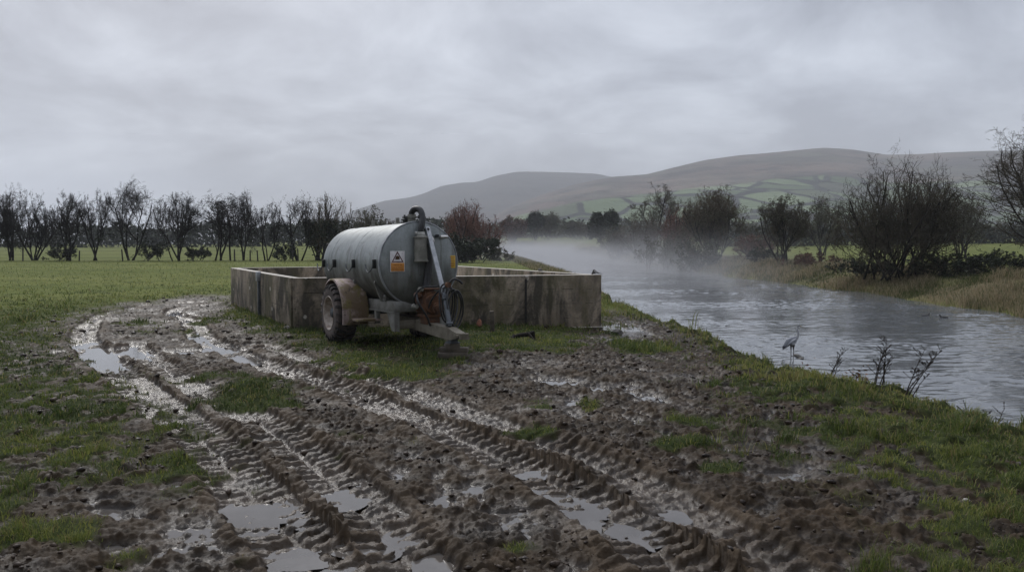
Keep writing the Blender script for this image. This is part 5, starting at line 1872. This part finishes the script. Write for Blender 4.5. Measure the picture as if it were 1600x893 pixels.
# ------------------------------------------------------------------ dead weeds on the near bank
def weed(px, d_side, H, seed, n, lean, label, rust=0):
    """px, depth on the bank"""
    rng = random.Random(seed)
    x, y = at(px, d_side)
    z = float(hz(x, y)[0])
    root = empty('dead_weed', (x, y, z))
    tag(root, label, 'dead weed', 'dead weeds on the near bank')
    lv = MB()
    for k in range(n):
        st = MB()
        h = H * rng.uniform(.55, 1.0) if k else H
        ox, oy = rng.uniform(-.10, .10) * (n > 1), rng.uniform(-.1, .1)
        lx_ = lean + rng.uniform(-.15, .22)
        pts = [Vector((ox + lx_ * h * t ** 1.3, oy + rng.uniform(-.02, .02), h * t - .05)) for t in np.linspace(0, 1, 7)]
        st.tube(pts, [.010 - .007 * t for t in np.linspace(0, 1, 7)], 6)
        for j in range(int(14 * h / .8)):
            t = rng.uniform(.35, 1)
            i0 = min(5, int(t * 6))
            p0 = pts[i0].lerp(pts[i0 + 1], t * 6 - i0)
            a = rng.uniform(0, 6.28)
            L_ = rng.uniform(.04, .13)
            p1 = p0 + Vector((math.cos(a) * L_, math.sin(a) * L_, L_ * .9))
            st.tube([p0, p1], [.004, .003], 4)
            for m_ in range(4):
                c = p0.lerp(p1, rng.uniform(.4, 1.05))
                r_ = rng.uniform(.004, .009)
                st.lathe([(-r_ * 1.6, .001), (-r_ * .4, r_), (r_ * .8, r_ * .7), (r_ * 1.6, .001)], 5, 'Z', c, cap=False)
        st.build('stem', M['stalk'], root, smooth_=60)
    if rust:
        rg_ = np.random.default_rng(seed)
        c = rg_.normal(size=(rust, 3)) * (.13, .13, .10) + (0, 0, .16)
        v, f = leaf_quads(rg_, c, .032)
        mesh_np('leaves', v, f, M['leaf_rust'], root, smooth_=False)


weed(1054, 24.5, .45, 71, 2, .1, 'tiny dead weed far along the bank by the pen corner')
weed(1302, 13.2, .75, 72, 3, .22, 'slender dead weed just past the heron')
weed(1345, 12.3, .30, 73, 3, .0, 'short dead weed with rusty orange leaves', rust=90)
weed(1268, 13.4, .16, 77, 2, .0, 'low rusty leafed weed in the bank grass by the heron', rust=22)
weed(1378, 11.7, .80, 74, 5, .14, 'tall dark dead dock with several upright stems')
weed(1418, 11.3, .80, 75, 4, .50, 'dark dead dock leaning far out over the water')
weed(1524, 10.4, .30, 76, 1, .05, 'single bare dead stalk on the bank edge')
weed(1544, 10.2, .38, 78, 2, .25, 'small dead weed furthest down the near bank')

# ------------------------------------------------------------------ loose crumbs and clods on the mud
m, nt, b = new_mat('mud_clod')
P_ = pos(nt)
n_c = noise(nt, P_, 6.0, 5, 0.6)
put(nt, b, color=mixc(nt, smooth(nt, n_c, 0.36, 0.66), (0.018, 0.0118, 0.0080), (0.056, 0.0380, 0.0255)), rough=math_(nt, 'ADD', 0.16, math_(nt, 'MULTIPLY', n_c, 0.7)), spec=0.22)
M['clod'] = m
rng = np.random.default_rng(90)
N = 260000
r_ = 3.6 * (34 / 3.6) ** rng.random(N)
p_ = np.radians(-40 + 80 * rng.random(N))
X, Y = r_ * np.sin(p_), r_ * np.cos(p_)
ok = (X < np.interp(Y, LB[:, 0], LB[:, 1]) - .3) & (poly_sd(np.array([PA, PB, PD, PC]), X, Y) < -0.03)
X, Y, r_ = X[ok], Y[ok], r_[ok]
TT = terrain(X, Y)
patch = sstep(-0.35, 0.45, fbm(X / 1.3, Y / 1.3, 301, 3))
pr = (1 - TT['grass']) * (0.02 + 0.11 * patch ** 2) * (1 - .9 * TT['track']) * sstep(0.10, 0.02, TT['pw']) + (1 - TT['grass']) * .01
ok = (rng.random(len(X)) < pr) & (TT['z'] > TT['level'] - .012)
X, Y, r_, Zc = X[ok], Y[ok], r_[ok], TT['z'][ok]
n = len(X)
sz = (0.005 + 0.024 * rng.random(n) ** 4) * np.clip((r_ / 7) ** .7, .8, 2.2)
t_ = (1 + 5 ** .5) / 2
ico = np.array([(-1, t_, 0), (1, t_, 0), (-1, -t_, 0), (1, -t_, 0), (0, -1, t_), (0, 1, t_), (0, -1, -t_), (0, 1, -t_), (t_, 0, -1), (t_, 0, 1), (-t_, 0, -1), (-t_, 0, 1)]) / 1.9
icf = np.array([(0, 11, 5), (0, 5, 1), (0, 1, 7), (0, 7, 10), (0, 10, 11), (1, 5, 9), (5, 11, 4), (11, 10, 2), (10, 7, 6), (7, 1, 8), (3, 9, 4), (3, 4, 2), (3, 2, 6), (3, 6, 8), (3, 8, 9), (4, 9, 5), (2, 4, 11), (6, 2, 10), (8, 6, 7), (9, 8, 1)])
Vc_ = ico[None] * (0.6 + 0.8 * rng.random((n, 12, 1))) * sz[:, None, None]
an = rng.random(n) * 6.283
st_ = np.stack([1.0 + .7 * rng.random(n), .7 + .5 * rng.random(n), .55 + .4 * rng.random(n)], -1)
Vc_ = Vc_ * st_[:, None]
ca_n, sa_n = np.cos(an)[:, None], np.sin(an)[:, None]
Vc_ = np.stack([Vc_[..., 0] * ca_n - Vc_[..., 1] * sa_n, Vc_[..., 0] * sa_n + Vc_[..., 1] * ca_n, Vc_[..., 2]], -1)
Vc_ = Vc_ + np.stack([X, Y, Zc + sz * .25], -1)[:, None]
Fc_ = (icf[None] + (np.arange(n) * 12)[:, None, None]).reshape(-1, 3)
o = mesh_np('mud_clods', Vc_.reshape(-1, 3), Fc_, M['clod'], smooth_=True)
tag(o, 'loose wet crumbs and clods lying over the churned mud', kind='stuff')

# ------------------------------------------------------------------ grass
m, nt, b = new_mat('grass_blade')
ti = attr(nt, 'tint')
put(nt, b, color=ramp(nt, ti, [(0.0, (0.022, 0.036, 0.010)), (0.30, (0.058, 0.084, 0.020)), (0.60, (0.118, 0.148, 0.034)), (0.78, (0.22, 0.23, 0.058)), (0.90, (0.27, 0.23, 0.10)), (1.0, (0.10, 0.070, 0.036))]), rough=0.55, spec=0.3)
M['grass'] = m


def thin_leaf(m, frac):
    nt = m.node_tree
    b = nt.nodes['Principled BSDF']
    tr = nt.nodes.new('ShaderNodeBsdfTranslucent')
    nt.links.new(b.inputs['Base Color'].links[0].from_socket, tr.inputs['Color'])
    mx = nt.nodes.new('ShaderNodeMixShader')
    mx.inputs[0].default_value = frac
    nt.links.new(b.outputs[0], mx.inputs[1])
    nt.links.new(tr.outputs[0], mx.inputs[2])
    nt.links.new(mx.outputs[0], nt.nodes['Material Output'].inputs['Surface'])


thin_leaf(M['grass'], 0.42)


def blades(name, label, X, Y, Z, H, Wd, tint, rng, lean=.45, mat='grass', seg_curve=1.0):
    n = len(X)
    a = rng.random(n) * 2 * np.pi
    la = rng.random(n) * 2 * np.pi
    ln = lean * (0.3 + rng.random(n))
    dx, dy = np.cos(a) * Wd * .5, np.sin(a) * Wd * .5
    lx_, ly_ = np.cos(la) * ln * H, np.sin(la) * ln * H
    B = np.stack([X, Y, Z - 0.012], -1)
    Dv = np.stack([dx, dy, np.zeros(n)], -1)
    mid = B + np.stack([lx_ * .32, ly_ * .32, H * .60], -1)
    tip = B + np.stack([lx_, ly_, H * (1.0 - .25 * ln)], -1)
    V = np.stack([B - Dv, B + Dv, mid - Dv * .8, mid + Dv * .8, tip], 1).reshape(-1, 3)
    i = np.arange(n)[:, None] * 5
    F4 = i + np.array([[0, 1, 3, 2]])
    F3 = i + np.array([[2, 3, 4]])
    o = mesh_np(name, V, [F4, F3], M[mat], smooth_=True, attrs=dict(tint=np.repeat(tint, 5)))
    tag(o, label, kind='stuff')
    return o


rng = np.random.default_rng(77)
N = 900000
rmin_, rmax_ = 3.6, 95.0
r_ = rmin_ * (rmax_ / rmin_) ** rng.random(N)          # density falls as 1/r^2
p_ = np.radians(-40 + 80 * rng.random(N))
X, Y = r_ * np.sin(p_), r_ * np.cos(p_)
ok = X < np.interp(Y, LB[:, 0], LB[:, 1]) + 0.9
X, Y, r_ = X[ok], Y[ok], r_[ok]
# nothing grows inside the pen
pen_sd = poly_sd(np.array([PA, PB, PD, PC]), X, Y)
ok = pen_sd < -0.01
X, Y, r_ = X[ok], Y[ok], r_[ok]
TT = terrain(X, Y)
gd = TT['grass'] * (1 - 0.80 * sstep(18, 42, r_))
wall_d = -poly_sd(np.array([PA, PB, PD, PC]), X, Y)
cl_ = fbm(X / .55, Y / .55, 211, 3)
tuft = sstep(0.0, 0.5, cl_)
keep = rng.random(len(X)) < np.clip(gd * 1.05 * (0.42 + 0.58 * tuft), 0, 1) * np.where((TT['dl'] > .75), 0, 1)
keep &= TT['z'] > TT['level'] - .02 - 10 * (TT['dl'] > -1.5)
X, Y, r_, tuft, wall_d = X[keep], Y[keep], r_[keep], tuft[keep], wall_d[keep]
Z = TT['z'][keep]
dl = TT['dl'][keep]
gk = TT['grass'][keep]
n = len(X)
bank = sstep(-3.5, -.5, dl)
lush = sstep(0.1, .5, fbm(X / 1.5, Y / 1.5, 221, 2) + .25 * bank) 
Hh = (0.030 + 0.040 * rng.random(n)) * (0.7 + 0.5 * gk) + 0.055 * tuft * rng.random(n) + (0.19 * rng.random(n) ** 2) * lush * (X > 2) * tuft + .05 * bank * rng.random(n)
Hh += 0.10 * rng.random(n) * np.exp(-np.maximum(wall_d, 0) / .35)
Hh *= np.clip(1 + (r_ - 12) * 0.010, 1, 1.6)
clump = sstep(0.45, 0.75, fbm(X / 1.1, Y / 1.1, 251, 2))
Hh *= 1 + 1.3 * clump * sstep(14, 26, r_)
Wd = (0.0045 + 0.0035 * rng.random(n)) * np.clip(r_ / 7.0, 0.8, 3.5)
tint = 0.40 + 0.34 * fbm(X / 2.2, Y / 2.2, 231, 3) + 0.15 * rng.normal(size=n) + .10 * bank
tint += 0.11 * sstep(2.0, 4.5, X) * sstep(30, 20, r_)
tint += 0.14 * sstep(20, 50, r_) * (1 - 2.6 * clump)
dry = rng.random(n) < (.09 + .16 * bank + .26 * sstep(.1, .6, fbm(X / .8, Y / .8, 241, 2)))
tint = np.where(dry, .80 + .2 * rng.random(n), np.clip(tint, 0.02, .80))
blades('grass', 'short green and straw grass on the field and the near bank', X, Y, Z, Hh, Wd, tint, rng, .75)

# far bank: rank dry grass
rng = np.random.default_rng(78)
N = 150000
Yb = 30 * (230 / 30) ** rng.random(N)
xr_ = np.interp(Yb, RB[:, 0], RB[:, 1])
Xb = xr_ - 0.9 + 8.5 * rng.random(N) ** 1.4
TT = terrain(Xb, Yb)
pat = fbm(Xb / 3.2, Yb / 5, 251, 3)
keep = (TT['z'] > WATER_Z - .06) & (TT['dr'] < .8) & (rng.random(N) < .35 + .65 * sstep(-.3, .3, pat))
Xb, Yb, Zb, dr_, pat = Xb[keep], Yb[keep], TT['z'][keep], TT['dr'][keep], pat[keep]
n = len(Xb)
pxb = 800 + Xb / Yb * FPX
green = sstep(0.0, .4, fbm(Xb / 6, Yb / 7, 261, 2) + .35 * sstep(1440, 1500, pxb) - .1) 
Hb = (.22 + .5 * rng.random(n)) * (1 - .55 * green) * (.75 + .5 * sstep(-.2, .5, pat))
tint = np.where(rng.random(n) < .56 * (1 - green) + .10, .78 + .2 * rng.random(n), .35 + .3 * rng.random(n))
m, nt, b = new_mat('bank_grass_blade')
ti = attr(nt, 'tint')
put(nt, b, color=ramp(nt, ti, [(0.30, (0.040, 0.060, 0.018)), (0.66, (0.085, 0.100, 0.034)), (0.78, (0.25, 0.205, 0.125)), (0.90, (0.36, 0.295, 0.185)), (1.0, (0.19, 0.13, 0.085))]), rough=0.7, spec=0.2)
M['bank_grass'] = m
thin_leaf(m, 0.40)
blades('bank_grass', 'rank dry tan grass along the far bank', Xb, Yb, Zb, Hb, .02 * np.clip(Yb / 45, .8, 5), tint, rng, .8, 'bank_grass')

# rough bank grass left of the river beyond the pen
rng = np.random.default_rng(79)
N = 26000
Yb = 30 * (140 / 30) ** rng.random(N)
Xb = np.interp(Yb, LB[:, 0], LB[:, 1]) - 2.6 + 3.4 * rng.random(N)
TT = terrain(Xb, Yb)
keep = TT['z'] > WATER_Z
Xb, Yb, Zb = Xb[keep], Yb[keep], TT['z'][keep]
n = len(Xb)
blades('bank_grass', 'rank grass on the near bank beyond the pen', Xb, Yb, Zb, (.12 + .30 * rng.random(n)) * sstep(25, 50, Yb) + .04, .02 * np.clip(Yb / 45, .6, 4),
       np.where(rng.random(n) < .5, .78 + .2 * rng.random(n), .35 + .35 * rng.random(n)), rng, .8, 'bank_grass')

# ------------------------------------------------------------------ air: haze over everything, mist on the river
def box_mesh(name, lo, hi, mat):
    lo, hi = np.array(lo, float), np.array(hi, float)
    v = np.array([(x, y, z) for x in (0, 1) for y in (0, 1) for z in (0, 1)], float) * (hi - lo) + lo
    f = [(0, 1, 3, 2), (4, 6, 7, 5), (0, 4, 5, 1), (2, 3, 7, 6), (0, 2, 6, 4), (1, 5, 7, 3)]
    c = (lo + hi) / 2
    return mesh_np(name, v - c, np.array(f), mat, smooth_=False, loc=c)


m = bpy.data.materials.new('haze')
m.use_nodes = True
nt = m.node_tree
nt.nodes.clear()
pv = nd(nt, 'ShaderNodeVolumePrincipled', {'Color': (0.90, 0.93, 0.97, 1), 'Density': 0.00031, 'Anisotropy': 0.0})
nd(nt, 'ShaderNodeOutputMaterial', {'Volume': pv.outputs[0]})
hzb = box_mesh('haze', (-4200, -1700, -12), (6500, 5600, 440), m)
tag(hzb, 'pale damp air fading the far hills', kind='stuff')

m = bpy.data.materials.new('river_mist')
m.use_nodes = True
nt = m.node_tree
nt.nodes.clear()
P_ = pos(nt)
sp_ = nd(nt, 'ShaderNodeSeparateXYZ', {0: P_})
hgt = math_(nt, 'POWER', 2.718, math_(nt, 'DIVIDE', math_(nt, 'SUBTRACT', WATER_Z, sp_.outputs[2]), 1.25))
along = math_(nt, 'MULTIPLY', smooth(nt, sp_.outputs[1], 48, 105), smooth(nt, sp_.outputs[1], 330, 260))
cxr = math_(nt, 'ADD', 12.0, math_(nt, 'MULTIPLY', math_(nt, 'MAXIMUM', math_(nt, 'SUBTRACT', sp_.outputs[1], 70), 0.0), -0.03))
off = math_(nt, 'ABSOLUTE', math_(nt, 'SUBTRACT', sp_.outputs[0], cxr))
acr = smooth(nt, off, math_(nt, 'ADD', 19.0, math_(nt, 'MULTIPLY', sp_.outputs[1], 0.06)), 5.0)
nn = smooth(nt, noise(nt, mapping(nt, P_, (.075, .035, .22)), 1.0, 5, 0.6, 0.6), 0.40, 0.62)
topf = smooth(nt, sp_.outputs[2], 6.5, 2.0)
den = math_(nt, 'MULTIPLY', math_(nt, 'MULTIPLY', hgt, along), math_(nt, 'MULTIPLY', acr, math_(nt, 'ADD', .12, nn)))
den = math_(nt, 'MULTIPLY', math_(nt, 'MULTIPLY', den, topf), 0.13)
pv = nd(nt, 'ShaderNodeVolumePrincipled', {'Color': (0.93, 0.94, 0.97, 1), 'Density': den, 'Anisotropy': 0.0})
nd(nt, 'ShaderNodeOutputMaterial', {'Volume': pv.outputs[0]})
mist = box_mesh('mist', (-32, 45, WATER_Z - .3), (50, 335, 8.0), m)
tag(mist, 'white mist rising off the river', kind='stuff')
